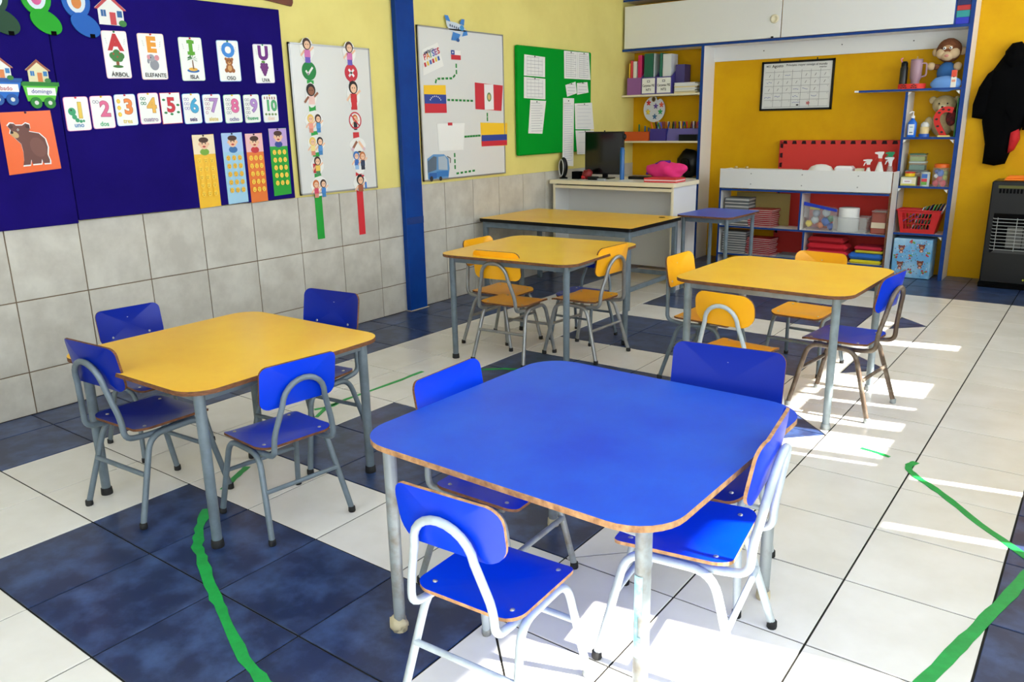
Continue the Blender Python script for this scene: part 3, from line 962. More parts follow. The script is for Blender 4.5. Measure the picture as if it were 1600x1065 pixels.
def cutout(name, pts, x, th, col, label, cat, group, cy, cz, rough=0.6):
    mb = MB().prism(pts, (Vector((0, 0, 0)), Y, Z, X), 0.0006, th, flat(col, rough))
    return mb.build(name, loc=(x, cy, cz), label=label, cat=cat, group=group)


# foam train wagons with day names
for cy, cz, c1_, c2_, word, wcol, lab in ((0.792, 1.806, (96, 200, 60), (30, 128, 40), 'domingo', (34, 60, 150), 'green foam train wagon reading domingo'),
                                          (0.600, 1.822, (30, 110, 200), (20, 84, 160), 'sábado', (190, 40, 60), 'blue foam train wagon cut by the left picture edge')):
    body = [(-.078, -.046), (.062, -.05), (.088, .02), (.096, .056), (-.098, .056), (-.088, .01)]
    o = cutout('train_wagon', body, XF, 0.006, c1_, lab, 'decoration', 'foam train wagons', cy, cz)
    a = Art((0.006, 0, 0)); a.rect(0, .046, .2, .022, c2_); a.rect(0, .006, .15, .04, (240, 240, 238))
    a.text(word, 0, .004, .022, wcol, 0.01, wmax=.135); a.build(parent=o)
    for dy in (-.038, .034):
        mb = MB().tube([(0, 0, 0), (0.008, 0, 0)], 0.030, flat(c2_), 20); mb.tube([(0.008, 0, 0), (0.010, 0, 0)], 0.011, flat((215, 220, 215)), 14)
        mb.build('wheel', o, loc=(0.004, dy, -.054))


def house(cy, cz, s, wall, roof, door, win, lab):
    o = cutout('house_cutout', [(x * s, y * s) for x, y in ((-.5, -.5), (.5, -.5), (.5, .1), (.62, .1), (0, .62), (-.62, .1), (-.5, .1))], XF, 0.005, wall, lab, 'decoration', 'house cut-outs', cy, cz)
    a = Art((0.005, 0, 0))
    a.poly([(x * s, y * s) for x, y in ((-.64, .06), (-.5, .06), (0, .48), (.5, .06), (.64, .06), (0, .64))], roof)
    a.rect(.06 * s, -.26 * s, .24 * s, .46 * s, door); a.rect(-.3 * s, -.08 * s, .2 * s, .24 * s, win); a.rect(.34 * s, -.08 * s, .2 * s, .24 * s, win)
    a.line(-.3 * s, -.2 * s, -.3 * s, .04 * s, .01 * s, (240, 240, 240)); a.ell(.42 * s, -.42 * s, .16 * s, .12 * s, (60, 130, 60))
    a.build(parent=o)


house(1.252, 2.268, .15, (236, 236, 232), (196, 74, 80), (206, 72, 78), (40, 100, 160), 'white house cut-out with red roof above the vowel cards')
house(0.790, 1.915, .105, (232, 224, 180), (160, 90, 66), (220, 130, 70), (60, 130, 190), 'cream house cut-out standing on the green foam wagon')
house(0.598, 1.925, .105, (236, 236, 230), (170, 90, 70), (222, 132, 74), (60, 130, 190), 'white house cut-out half hidden by the left picture edge')

# foam caterpillar parts: a picture ring above an oval foot
for cy, cz, rc, c, pc, lab in ((0.655, 2.165, 0, (6, 62, 34), (200, 170, 60), 'dark green foam oval with a picture ring, at the left'),
                               (0.876, 2.180, 0, (0, 160, 12), (214, 90, 150), 'bright green foam oval with a picture ring'),
                               (1.092, 2.180, 0, (0, 92, 184), (214, 130, 60), 'blue foam oval with a picture ring beside the white house')):
    el = [(0.086 * math.cos(t) * math.cos(-.5) - 0.058 * math.sin(t) * math.sin(-.5), 0.086 * math.cos(t) * math.sin(-.5) + 0.058 * math.sin(t) * math.cos(-.5)) for t in [2 * PI * i / 28 for i in range(28)]]
    o = cutout('foam_figure', el, XF + 0.004, 0.008, c, lab, 'decoration', 'foam caterpillar pieces', cy, cz)
    ring = [(0.080 * math.cos(t), 0.098 * math.sin(t)) for t in [2 * PI * i / 28 for i in range(28)]]
    MB().prism(ring, (Vector((0, 0, 0)), Y, Z, X), -0.003, 0.004, flat(c)).build('ring', o, loc=(0, -.035, .13))
    a = Art((0.0042, -.035, .13)); a.ell(0, 0, .052, .068, (214, 226, 236), n=24); a.ell(0, -.012, .028, .034, pc); a.ell(0, .022, .018, .020, tuple(min(255, v + 40) for v in pc))
    a.build(parent=o)
    MB().box(0.008, -.014, -.058, 0.010, .014, -.036, BLACK_MATT).build('tape', o, loc=(0, .03, -.01))

# small brown wooden plaque above the felt
MB().prism([(-.13, -.018), (.10, -.04), (.115, -.015), (.11, .12), (-.13, .12)], (Vector((0, 0, 0)), Y, Z, X), 0.0, 0.02, mat('dark_wood', (112, 50, 30), 0.5, col2=(90, 38, 22), scale=12)).build('wall_plaque', loc=(0.001, 2.49, 2.462), label='brown wooden plaque cut by the top picture edge', cat='plaque')

# ---- white board with behaviour cut-outs
def whiteboard(y0, y1, z0, z1, lab):
    wb = empty('whiteboard', (0, (y0 + y1) / 2, z0), label=lab, cat='whiteboard', group='whiteboards on the left wall')
    MB().box(0.007, y0, z0, 0.018, y1, z1, WHITEBOARD).build('panel', wb, loc=(0, -(y0 + y1) / 2, -z0))
    for a, b, c, d in ((y0, z0, y1, z0 + .012), (y0, z1 - .012, y1, z1), (y0, z0, y0 + .012, z1), (y1 - .012, z0, y1, z1)):
        MB().box(0.006, a, b, 0.022, c, d, ALU).build('frame_rail', wb, loc=(0, -(y0 + y1) / 2, -z0))
    return wb


whiteboard(2.530, 3.318, 1.098, 2.180, 'tall whiteboard with two columns of behaviour cut-outs left of the column')
whiteboard(3.88, 5.070, 1.110, 2.400, 'wide whiteboard with flags and a dashed route right of the column')


def kid(a, x, y, s, hair, skin, shirt, trousers=None):
    a.rect(x, y - .055 * s, .05 * s, .05 * s, shirt, .4)
    a.line(x - .022 * s, y - .035 * s, x - .055 * s, y - .07 * s, .014 * s, skin); a.line(x + .022 * s, y - .035 * s, x + .055 * s, y - .01 * s, .014 * s, skin)
    if trousers:
        a.rect(x, y - .095 * s, .044 * s, .036 * s, trousers, .3)
    a.ell(x, y + .006 * s, .036 * s, .038 * s, hair, .3); a.ell(x + .002 * s, y, .024 * s, .026 * s, skin, .3)
    a.ell(x - .008 * s, y + .003 * s, .003 * s, .004 * s, (20, 20, 20), .2); a.ell(x + .010 * s, y + .003 * s, .003 * s, .004 * s, (20, 20, 20), .2)


def figure_cut(y, z, w, h, lab, draw, x=0.019):
    k = 18
    pts = [(w / 2 * math.cos(2 * PI * i / k) * (1 + .07 * math.sin(5 * i)), h / 2 * math.sin(2 * PI * i / k) * (1 + .05 * math.cos(3 * i))) for i in range(k)]
    o = MB().prism(pts, (Vector((0, 0, 0)), Y, Z, X), 0.001, 0.0025, PAPER).build('figure_cutout', loc=(x, y, z), label=lab, cat='cut-out', group='behaviour cut-outs on the whiteboard')
    a = Art((0.0025, 0, 0)); draw(a); a.build(parent=o)


SK, SK2, HB, HD, HY, HO = (240, 194, 160), (150, 96, 70), (70, 44, 36), (30, 24, 24), (236, 200, 96), (206, 112, 50)
GY, RY = 2.705, 3.115        # the two columns
for yy, nm in ((2.695, 'green'), (3.105, 'red')):
    figure_cut(yy, 2.140, .13, .16, 'waving child cut-out with long dark hair above the %s sign' % nm, lambda a: kid(a, 0, .03, 1.1, HB, SK, (214, 120, 180), (110, 90, 190)))
for yy, c, mk in ((2.700, (20, 130, 60), 'tick'), (3.112, (200, 44, 60), 'cross')):
    o = MB().tube([(0, 0, 0), (0.002, 0, 0)], 0.066, flat(c), 26).build('sign_disc', loc=(0.019, yy, 1.99), label='%s disc with a white %s on the whiteboard' % ('green' if mk == 'tick' else 'red', mk), cat='sign', group='tick and cross discs')
    a = Art((0.0022, 0, 0))
    if mk == 'tick':
        a.line(-.032, .002, -.008, -.026, .016, (238, 240, 238)); a.line(-.014, -.026, .034, .026, .016, (238, 240, 238))
    else:
        a.line(-.026, -.026, .026, .026, .018, (240, 236, 238)); a.line(-.026, .026, .026, -.026, .018, (240, 236, 238))
    a.build(parent=o)
# coloured paper strips between the figures
def strip(y0, z1, z0, w, c, lab, name='paper_strip', grp='coloured paper strips', x=0.0185):
    MB().box(x, -w / 2, 0, x + .0016, w / 2, z1 - z0, flat(c, 0.4)).build(name, loc=(0, y0, z0), label=lab, cat='strip', group=grp)


for z1, z0, l in ((1.925, 1.900, 'small green strip under the green disc'), (1.745, 1.690, 'green strip under the brown-haired child'), (1.575, 1.525, 'green strip under the group playing'), (1.415, 1.375, 'green strip above the seated child'), (1.250, 1.205, 'green strip above the lowest pair')):
    strip(2.704, z1, z0, .062, (22, 160, 60), l)
for z1, z0, l in ((1.925, 1.900, 'small red strip under the red disc'), (1.735, 1.715, 'red strip above the crossed-out circle'), (1.545, 1.480, 'red strip under the crossed-out circle'), (1.430, 1.400, 'red strip under the pointing hands'), (1.235, 1.195, 'red strip above the lowest red figure')):
    strip(3.120, z1, z0, .062, (206, 44, 52), l)
strip(2.700, 1.115, 0.752, .070, (16, 160, 50), 'long green strip hanging over the tiles', x=0.006)
strip(3.130, 1.105, 0.735, .068, (214, 40, 52), 'long red strip hanging over the tiles', x=0.006)
figure_cut(2.700, 1.820, .10, .18, 'dark-haired child cut-out touching the head', lambda a: kid(a, 0, .03, 1.2, HD, SK2, (240, 200, 190)))
def two(h1, s1, c1_, h2, s2, c2_):
    return lambda a: (kid(a, -.035, .012, .85, h1, s1, c1_, (220, 140, 120)), kid(a, .035, .012, .85, h2, s2, c2_, (60, 130, 190)))
figure_cut(2.710, 1.635, .17, .15, 'cut-out of children playing together with blocks', two(HY, SK, (240, 160, 140), HB, SK, (80, 150, 210)))
figure_cut(2.712, 1.470, .16, .13, 'cut-out of a blond and a dark-haired child', two(HY, SK, (245, 225, 150), HD, SK, (90, 150, 215)))
figure_cut(2.708, 1.310, .12, .13, 'cut-out of a child on a red chair', lambda a: (a.rect(-.02, -.02, .05, .07, (190, 40, 50)), kid(a, 0, .028, .9, HB, SK, (240, 200, 90), (70, 140, 90))))
figure_cut(2.712, 1.155, .16, .15, 'cut-out of two children in red and blue', two(HO, SK, (214, 70, 100), HB, SK, (60, 130, 205)))
figure_cut(3.120, 1.830, .13, .20, 'cut-out of a shouting child in red', lambda a: kid(a, 0, .045, 1.3, HD, SK, (206, 44, 50), (206, 44, 50)))
o = MB().tube([(0, 0, 0), (0.002, 0, 0)], 0.068, PAPER, 24).build('figure_cutout', loc=(0.019, 3.118, 1.635), label='round cut-out of a figure struck out in a red ring', cat='cut-out', group='behaviour cut-outs on the whiteboard')
a = Art((0.002, 0, 0)); kid(a, 0, .012, .75, HO, SK, (40, 40, 44), (40, 40, 44))
for k in range(28):
    t0, t1 = 2 * PI * k / 28, 2 * PI * (k + 1) / 28
    a.line(.060 * math.cos(t0), .060 * math.sin(t0), .060 * math.cos(t1), .060 * math.sin(t1), .011, (206, 44, 60))
a.line(-.042, .042, .042, -.042, .011, (206, 44, 60)); a.build(parent=o)
figure_cut(3.130, 1.445, .17, .12, 'cut-out of two hands pointing at each other', lambda a: (a.line(-.06, -.03, -.008, .03, .022, SK2), a.line(.06, -.03, .01, .03, .022, SK), a.ell(-.058, -.03, .014, .014, (220, 190, 200)), a.ell(.062, -.03, .014, .014, (220, 190, 200))))
figure_cut(3.135, 1.310, .14, .18, 'cut-out of two quarrelling children', lambda a: (kid(a, -.03, .05, .9, (40, 110, 190), SK, (60, 110, 190), (150, 190, 230)), kid(a, .034, .045, .9, (190, 110, 60), SK, (40, 60, 90), (30, 40, 60))))
figure_cut(3.130, 1.150, .15, .13, 'cut-out of a dark-haired child with a bow', lambda a: (kid(a, 0, .02, 1.1, HD, SK, (170, 90, 60)), a.ell(.03, .055, .014, .008, (200, 40, 60)), a.rect(.055, -.02, .02, .05, (50, 120, 200))))

# ---- second whiteboard: flags and dashed route
WX = 0.019
def wpaper(name, q, lab, cat, grp, m=PAPER, r=0.0, th=0.0022, x=WX):
    cy = sum(p[0] for p in q) / 4; cz = sum(p[1] for p in q) / 4
    c = [(q[3][0] - cy, q[3][1] - cz), (q[2][0] - cy, q[2][1] - cz), (q[1][0] - cy, q[1][1] - cz), (q[0][0] - cy, q[0][1] - cz)]
    o = MB().prism(c, (Vector((0, 0, 0)), Y, Z, X), 0.0008, th, m).build(name, loc=(x, cy, cz), label=lab, cat=cat, group=grp)
    return o, Art((th, 0, 0))


def wb(u, v):
    """bilinear place on the second whiteboard: u,v from 0..1 (left to right, top to bottom)"""
    return (3.90 + u * 1.165, 2.40 - v * 1.29)


YF, BF, RF = (250, 200, 40), (40, 66, 150), (206, 40, 56)
o, a = wpaper('flag', [(3.93, 1.918), (4.215, 1.925), (4.215, 1.690), (3.93, 1.688)], 'flag in yellow, blue and red with an arc of stars', 'flag', 'paper flags on the whiteboard', flat(YF, .5))
a.rect(0, 0, .285, .078, BF); a.rect(0, -.077, .285, .078, RF)
for k in range(8):
    t = math.radians(25 + 130 * k / 7); a.ell(.075 * math.cos(t), -.028 + .052 * math.sin(t), .006, .006, (240, 240, 240), .1, 6)
a.build(parent=o)
o, a = wpaper('flag', [(4.30, 2.225), (4.435, 2.222), (4.435, 2.140), (4.30, 2.148)], 'small flag in blue, white and red with one star', 'flag', 'paper flags on the whiteboard')
a.rect(0, -.02, .132, .04, RF); a.rect(-.042, .02, .048, .038, BF); a.ell(-.042, .02, .009, .009, (240, 240, 240), n=5); a.build(parent=o)
o, a = wpaper('flag', [(4.625, 1.958), (5.05, 1.940), (5.02, 1.705), (4.625, 1.722)], 'flag with red sides and a white middle with an emblem', 'flag', 'paper flags on the whiteboard', flat((206, 44, 60), .5))
a.rect(0, 0, .14, .23, (238, 236, 236)); a.ell(0, .0, .034, .042, (110, 140, 90)); a.ell(0, 0, .02, .026, (214, 190, 120)); a.build(parent=o)
o, a = wpaper('flag', [(4.69, 1.600), (5.11, 1.590), (5.10, 1.375), (4.70, 1.385)], 'flag with a wide yellow band above blue and red, overhanging the frame', 'flag', 'paper flags on the whiteboard', flat(YF, .5))
a.rect(0, -.03, .40, .056, BF); a.rect(0, -.082, .40, .048, RF); a.build(parent=o)
o, a = wpaper('paper_sheet', [(4.08, 1.598), (4.46, 1.598), (4.43, 1.362), (4.09, 1.362)], 'blank white sheet on the whiteboard above the bus', 'paper', None, PAPER)
MB().box(0.0022, -.04, 0.10, 0.004, .02, .125, flat((206, 50, 60))).build('tape', o)
# title card
o, a = wpaper('title_card', [(3.93, 2.205), (4.13, 2.275), (4.20, 2.085), (3.93, 1.995)], 'tilted title card reading PAISES with small flags', 'sign', None, LAMINATED)
for k, (ch, c) in enumerate(zip('PAISES', ((200, 40, 60), (230, 140, 30), (60, 150, 80), (40, 90, 190), (150, 60, 150), (200, 40, 60)))):
    a.text(ch, -.085 + .034 * k, .008 + .012 * k, .05, c, .03, rot=.33)
a.text('AMÉRICA', -.04, .058, .024, (40, 40, 90), .02, rot=.33)
for k in range(6):
    a.rect(-.09 + .035 * k, -.055 + .012 * k, .022, .035, ((200, 40, 50), (240, 200, 60), (60, 100, 180))[k % 3], .1, rot=.33)
a.build(parent=o)
# plane and bus cut-outs
PB, PBD = (60, 130, 205), (34, 84, 150)
o = MB().prism([(-.15, .06), (-.10, .055), (-.02, .05), (.08, .03), (.13, -.01), (.14, -.045), (.08, -.065), (-.02, -.06), (-.10, -.02), (-.14, .015)], (Vector((0, 0, 0)), Y, Z, X), .001, .003, flat((206, 218, 230), .3)).build('plane_cutout', loc=(WX, 4.40, 2.405), label='blue and white toy plane cut-out over the top edge of the whiteboard', cat='cut-out')
a = Art((.003, 0, 0)); a.poly([(-.15, .06), (-.17, .10), (-.12, .10), (-.09, .05)], PB); a.poly([(-.06, -.03), (-.09, -.10), (.0, -.10), (.04, -.045)], PB); a.poly([(.06, -.06), (.14, -.045), (.13, -.01), (.08, -.02)], PB)
a.poly([(.03, .045), (.06, .085), (.10, .085), (.09, .03)], PB); a.ell(.06, .01, .03, .024, (70, 150, 210)); a.ell(-.0, -.095, .022, .016, PBD)
for k in range(5):
    a.ell(-.10 + .028 * k, .022 - .005 * k, .007, .011, (60, 80, 110), .1)
a.build(parent=o)
o = MB().prism([(-.14, -.10), (.13, -.10), (.15, -.02), (.14, .07), (.08, .11), (-.06, .115), (-.14, .08)], (Vector((0, 0, 0)), Y, Z, X), .001, .003, flat((96, 150, 200), .35)).build('bus_cutout', loc=(WX, 4.075, 1.222), label='blue coach cut-out in the lower left corner of the whiteboard', cat='cut-out')
a = Art((.003, 0, 0)); a.poly([(-.14, -.04), (-.14, .06), (-.06, .10), (-.02, .09), (-.03, -.02)], (88, 104, 120)); a.poly([(0, -.02), (.0, .09), (.09, .095), (.12, .06), (.12, -.03)], (170, 186, 200))
a.rect(.05, -.06, .16, .05, (50, 120, 190)); a.rect(-.08, -.07, .10, .05, (36, 96, 170), .4); a.ell(-.10, -.095, .022, .024, (30, 30, 34)); a.ell(.02, -.10, .02, .02, (30, 30, 34)); a.line(.12, .09, .165, .07, .008, (40, 40, 44)); a.line(.165, .07, .16, .03, .01, (40, 40, 44))
a.build(parent=o)
# dashed route: each piece of green tape
dashes = []
NT2 = ['first', 'second', 'third', 'fourth', 'fifth', 'sixth', 'seventh', 'eighth']
def route(pts, n, seg):
    L = [math.dist(pts[i], pts[i + 1]) for i in range(len(pts) - 1)]; tot = sum(L)
    for k in range(n):
        s_ = tot * (k + .5) / n
        i = 0
        while s_ > L[i] and i < len(L) - 1:
            s_ -= L[i]; i += 1
        t = s_ / L[i]; p, q = pts[i], pts[i + 1]
        dashes.append((p[0] + (q[0] - p[0]) * t, p[1] + (q[1] - p[1]) * t, math.atan2(q[1] - p[1], q[0] - p[0]), 'green tape dash, %s %s' % (NT2[k], seg)))
route([(4.37, 2.12), (4.37, 2.03), (4.31, 1.985), (4.10, 1.975), (4.08, 1.93)], 8, 'on the way down from the small starred flag')
route([(4.225, 1.80), (4.60, 1.795)], 7, 'from the left between the starred and emblem flags')
route([(4.80, 1.69), (4.80, 1.61)], 2, 'below the emblem flag')
route([(4.45, 1.477), (4.69, 1.482)], 6, 'from the left beside the blank sheet')
route([(4.305, 1.345), (4.305, 1.185)], 3, 'below the blank sheet')
route([(4.31, 1.152), (4.60, 1.165)], 5, 'from the left in the lowest row, beside the coach')
first = None
for y, z, t, lab in dashes:
    if first is None:
        first = MB().box(0, -.018, -.009, .0012, .018, .009, flat((20, 130, 50)))
        o = first.build('tape_dash', label='short dash of green tape in the route on the flag whiteboard', cat='tape', group='dashes of the green route')
        first = o
    else:
        o = first.copy(); COL.objects.link(o)
    o.location = (WX, y, z); o.rotation_euler = (t, 0, 0); o['label'] = lab

# ---- green felt board and its papers
gb = MB().box(0.006, 5.26, 1.270, 0.055, 6.635, 2.322, GREEN_FELT, ch=0.012).build('green_pinboard', label='green felt pin board with paper notices above the desk', cat='pinboard')
PX = 0.0565
def notice(q, lab, lines, cols=0, hdr=(150, 150, 160), grp='paper notices on the green board'):
    o, a = wpaper('notice', q, lab, 'paper', grp, PAPER, th=0.002, x=PX)
    w = (q[1][0] - q[0][0] + q[2][0] - q[3][0]) / 2; h = (q[0][1] - q[3][1] + q[1][1] - q[2][1]) / 2
    for k in range(lines):
        zz = h * .42 - h * .84 * k / max(1, lines - 1)
        a.line(-w * .38, zz, w * (.38 - .15 * ((k * 7) % 3 == 0)), zz, .003, hdr if k else (120, 110, 130))
    for k in range(cols):
        yy = -w * .36 + w * .72 * k / max(1, cols - 1)
        a.line(yy, -h * .42, yy, h * .40, .0025, hdr)
    a.build(parent=o)
    MB().lathe([(0.007, 0), (0.005, 0.006)], BLACK, n=8).build('pin', o, loc=(0.003, 0, h * .46)).rotation_euler = (0, PI / 2, 0)
notice([(5.36, 2.238), (5.72, 2.229), (5.717, 2.035), (5.35, 2.040)], 'printed table at the top left of the green board', 6, 5)
notice([(5.35, 2.029), (5.722, 2.019), (5.72, 1.817), (5.345, 1.827)], 'printed table below the top left one', 6, 5)
notice([(5.455, 1.809), (5.733, 1.803), (5.662, 1.477), (5.411, 1.486)], 'slanting typed notice at the left of the green board', 12, 0)
notice([(6.074, 2.310), (6.335, 2.312), (6.345, 2.034), (6.079, 2.034)], 'left half of the list pair at the top right of the green board', 12, 3)
notice([(6.338, 2.312), (6.57, 2.314), (6.611, 2.034), (6.348, 2.034)], 'right half of the list pair at the top right of the green board', 12, 3)
notice([(6.101, 1.967), (6.301, 2.006), (6.327, 1.887), (6.135, 1.85)], 'small tilted note under the list pair', 4, 0)
notice([(6.33, 1.992), (6.544, 2.008), (6.57, 1.899), (6.336, 1.872)], 'small note beside the tilted one', 4, 0)
notice([(6.056, 1.836), (6.272, 1.834), (6.260, 1.116), (6.042, 1.136)], 'long narrow notice hanging below the green board', 26, 2, (160, 165, 200))
notice([(6.284, 1.780), (6.645, 1.792), (6.694, 1.500), (6.303, 1.510)], 'white sheet on the right edge of the green board', 7, 0, (190, 190, 200))
notice([(6.303, 1.498), (6.694, 1.490), (6.663, 1.232), (6.340, 1.240)], 'white sheet behind the black monitor', 3, 0, (200, 200, 205))

# ================================================================ BACK WALL: built-in shelving
YC = 7.415
cab = empty('wall_cabinet', (0, YC, 0), label='white built-in shelving with blue edges covering the back wall', cat='cabinet')
def cb(name, x0, y0, z0, x1, y1, z1, m=WHITE_LAM, ch=0.0):
    return MB().box(x0, y0 - YC, z0, x1, y1 - YC, z1, m, ch=ch).build(name, cab)
YB0 = YBK - 0.004
# side panels, dividers with blue front edge
def upright(x0, x1, z0, z1, nm='upright'):
    o = cb(nm, x0, YC + .008, z0, x1, YB0, z1)
    MB().box(x0 - .001, 0, z0, x1 + .001, .008, z1, BLUE_EDGE).build('edge_strip', o)
    return o
def shelf(x0, x1, z, th=.018, edge=BLUE_EDGE, nm='shelf', y0=YC, y1=YB0):
    o = cb(nm, x0, y0 + .008, z - th, x1, y1, z)
    MB().box(x0, y0 - YC, z - th, x1, y0 - YC + .008, z + .001, edge).build('edge_strip', o)
    return o
upright(1.000, 1.030, 0.0, 2.372)
upright(3.135, 3.158, 0.0, 1.812)
upright(3.610, 3.645, 0.0, 3.0, 'side_panel')
shelf(0.006, 3.610, 2.395, .024)               # floor of the upper cupboards
shelf(0.006, 3.610, 2.935, .02)
shelf(0.006, 1.000, 1.880, .02, CREAM_LAM)
shelf(0.006, 1.000, 1.352, .02, CREAM_LAM)
shelf(0.006, 1.000, 0.930, .02, CREAM_LAM)
shelf(2.700, 3.610, 1.838)
MB().box(2.66, 0, 1.820, 2.70, .30, 1.838, WHITE_LAM).build('bare_edge', cab)
for z in (1.385, 0.915, 0.452):
    shelf(3.158, 3.610, z)
cb('header_board', 1.030, YB0 - .02, 2.215, 3.610, YB0, 2.371)
for i, (x0, x1) in enumerate(((0.030, 1.868), (1.878, 3.478))):
    o = cb('sliding_door', x0, YC - .004, 2.400, x1, YC + .014, 2.862, ch=.002)
    if i == 0:
        MB().lathe([(.045, 0), (.045, .006), (.028, .010), (.024, .004), (.0, .004)], CREAM_LAM, n=20).build('finger_pull', o, loc=(1.80, -.004, 2.585)).rotation_euler = (PI / 2, 0, 0)
        MB().box(1.775, -.012, 2.400, 1.80, -.004, 2.415, BLACK).build('stop', o)
upright(3.478, 3.490, 2.395, 2.915)
for (x, z) in ((3.16, 1.81), (3.60, 1.81), (3.16, 1.36), (3.60, 1.36), (3.16, .89), (3.60, .89), (3.60, .43)):
    s_ = 1 if x < 3.4 else -1
    m_ = MB(); m_.prism([(0, 0), (s_ * .03, 0), (0, -.03)] if s_ < 0 else [(0, 0), (0, -.03), (.03, 0)], (Vector((x, .012, z)), X, Z, -Y), 0, .02, flat((224, 224, 220)))
    m_.build('corner_bracket', cab)
for x, z in ((1.60, 2.30), (2.42, 2.31), (3.10, 2.30)):
    MB().tube([(x, YB0 - YC - .022, z), (x, YB0 - YC - .025, z)], .006, BLACK, 8).build('screw', cab)

# ================================================================ THINGS ON THE BUILT-IN SHELVES
def boxthing(name, x0, y0, z0, x1, y1, z1, m, label, cat, group=None, ch=.002, rz=0.0):
    return MB().box(-(x1 - x0) / 2, -(y1 - y0) / 2, 0, (x1 - x0) / 2, (y1 - y0) / 2, z1 - z0, m, ch=ch).build(name, loc=((x0 + x1) / 2, (y0 + y1) / 2, z0), rz=rz, label=label, cat=cat, group=group)


# magazine files
def magfile(x0, x1, c, lab, l1=None, l2=None):
    w = x1 - x0; h = .192; d = .24; y0 = YC + .02
    f = empty('magazine_file', ((x0 + x1) / 2, y0, 1.8815), label=lab, cat='file box', group='magazine files on the top left shelf')
    m = flat(c, .5)
    MB().box(-w / 2, 0, 0, w / 2, .003, h, m).build('front_panel', f)
    MB().box(-w / 2, .003, 0, w / 2, d, .003, m).build('base', f)
    for sx in (-1, 1):
        MB().prism([(0, .003), (d, .003), (d, h + .10), (d - .08, h + .10), (0, h)], (Vector((sx * (w / 2 - .0015), .003, 0)), Y, Z, X), -.0015, .0015, m).build('side_panel', f)
    MB().box(-w / 2, d, 0, w / 2, d + .003, h + .10, m).build('back_panel', f)
    if l1:
        MB().box(-w * .45, -.0015, .012, w * .45, 0, h - .012, PAPER).build('paper_label', f)
        a = Art((0, -.0015, 0), X, Z, -Y)
        a.text(l1, 0, .095, .026, (40, 40, 44), .03, wmax=w * .84); a.text(l2, 0, .052, .026, (40, 40, 44), .04)
        a.rect(0, .145, .036, .024, (90, 90, 100)); a.rect(0, .145, .022, .014, (230, 230, 230)); a.build(parent=f)
    return f


magfile(.066, .250, (142, 88, 152), 'plain purple magazine file at the left end of the top shelf')
magfile(.256, .440, (84, 74, 150), 'magazine file with a white label reading NT1, left of the pair', 'Carpetas PIE', 'NT1')
magfile(.446, .640, (78, 68, 144), 'magazine file with a white label reading NT2, right of the pair', 'Carpetas PIE', 'NT2')
for i, (x0, x1, z1, c, lab) in enumerate(((.072, .086, 2.24, (236, 190, 50), 'yellow folder at the far left in the purple magazine file'), (.094, .120, 2.27, (214, 60, 70), 'red folder in the purple magazine file'),
                                          (.128, .172, 2.26, (226, 222, 216), 'white rolled papers in the purple magazine file'), (.190, .236, 2.325, (206, 30, 100), 'pink folder standing in the purple magazine file'),
                                          (.270, .382, 2.338, (16, 96, 76), 'dark green wide folder in the left labelled file'), (.392, .402, 2.335, (190, 200, 200), 'pale folder edge behind the dark green one'),
                                          (.470, .500, 2.335, (30, 110, 90), 'narrow green folder in the right labelled file'), (.510, .615, 2.320, (214, 218, 222), 'white bulging folder in the right labelled file'))):
    boxthing('folder', x0, YC + .05, 1.886, x1, YC + .22, z1, flat(c, .5), lab, 'folder', 'folders in the magazine files', rz=random.uniform(-.02, .02))
boxthing('purple_binder', .648, YC + .10, 1.8815, .76, YC + .26, 2.20, flat((70, 60, 120), .5), 'dark purple open file behind the paper pile on the top shelf', 'file box')
zz = 1.8815
for i in range(9):
    h = random.choice((.009, .012, .015))
    c = random.choice(((222, 214, 190), (230, 228, 220), (200, 190, 160), (214, 216, 220), (226, 206, 150)))
    w = random.uniform(.25, .30)
    boxthing('paper_pad', .67, YC + .03 + random.uniform(0, .01), zz, .67 + w, YC + .25, zz + h, flat(c), 'loose pad beside the magazine files, %s of nine' % ('lowest', 'second', 'third', 'fourth', 'middle', 'sixth', 'seventh', 'last but one', 'topmost')[i], 'paper', 'pile of papers on the top left shelf', ch=.001, rz=random.uniform(-.03, .03))
    zz += h + .0004

# painter's palette with stars, hung on the back
o = MB()
pal = []
for i in range(40):
    t = 2 * PI * i / 40
    r = .145 + .010 * math.cos(2 * t)
    r *= 1 - .28 * math.exp(-((t - 1.15) / .16) ** 2)
    pal.append((.92 * r * math.cos(t), 1.1 * r * math.sin(t)))
o.prism(pal, (Vector((0, 0, 0)), X, Z, -Y), 0, .012, flat((214, 216, 222)), flat((120, 100, 70)))
o = o.build('paint_palette', loc=(.335, YC + .22, 1.715), label='white paint palette with coloured stars at the back of the second shelf', cat='decoration')
a = Art((0, -.012, 0), X, Z, -Y); a.ell(-.01, .115, .026, .030, (150, 116, 40), n=16); a.ell(-.01, .115, .018, .022, (60, 44, 20), n=16)
for x, y, c in ((-.075, .075, (206, 40, 50)), (.02, .035, (90, 60, 150)), (.095, .05, (226, 90, 60)), (-.08, -.03, (236, 208, 60)), (.082, -.03, (30, 150, 80)), (.01, -.085, (30, 90, 140))):
    for k in range(5):
        t = 2 * PI * k / 5 + .3
        a.ell(x + .016 * math.cos(t), y + .018 * math.sin(t), .017, .009, c, .1, 8, rot=t)
    a.ell(x, y, .014, .014, c, .1, 8)
a.build(parent=o)

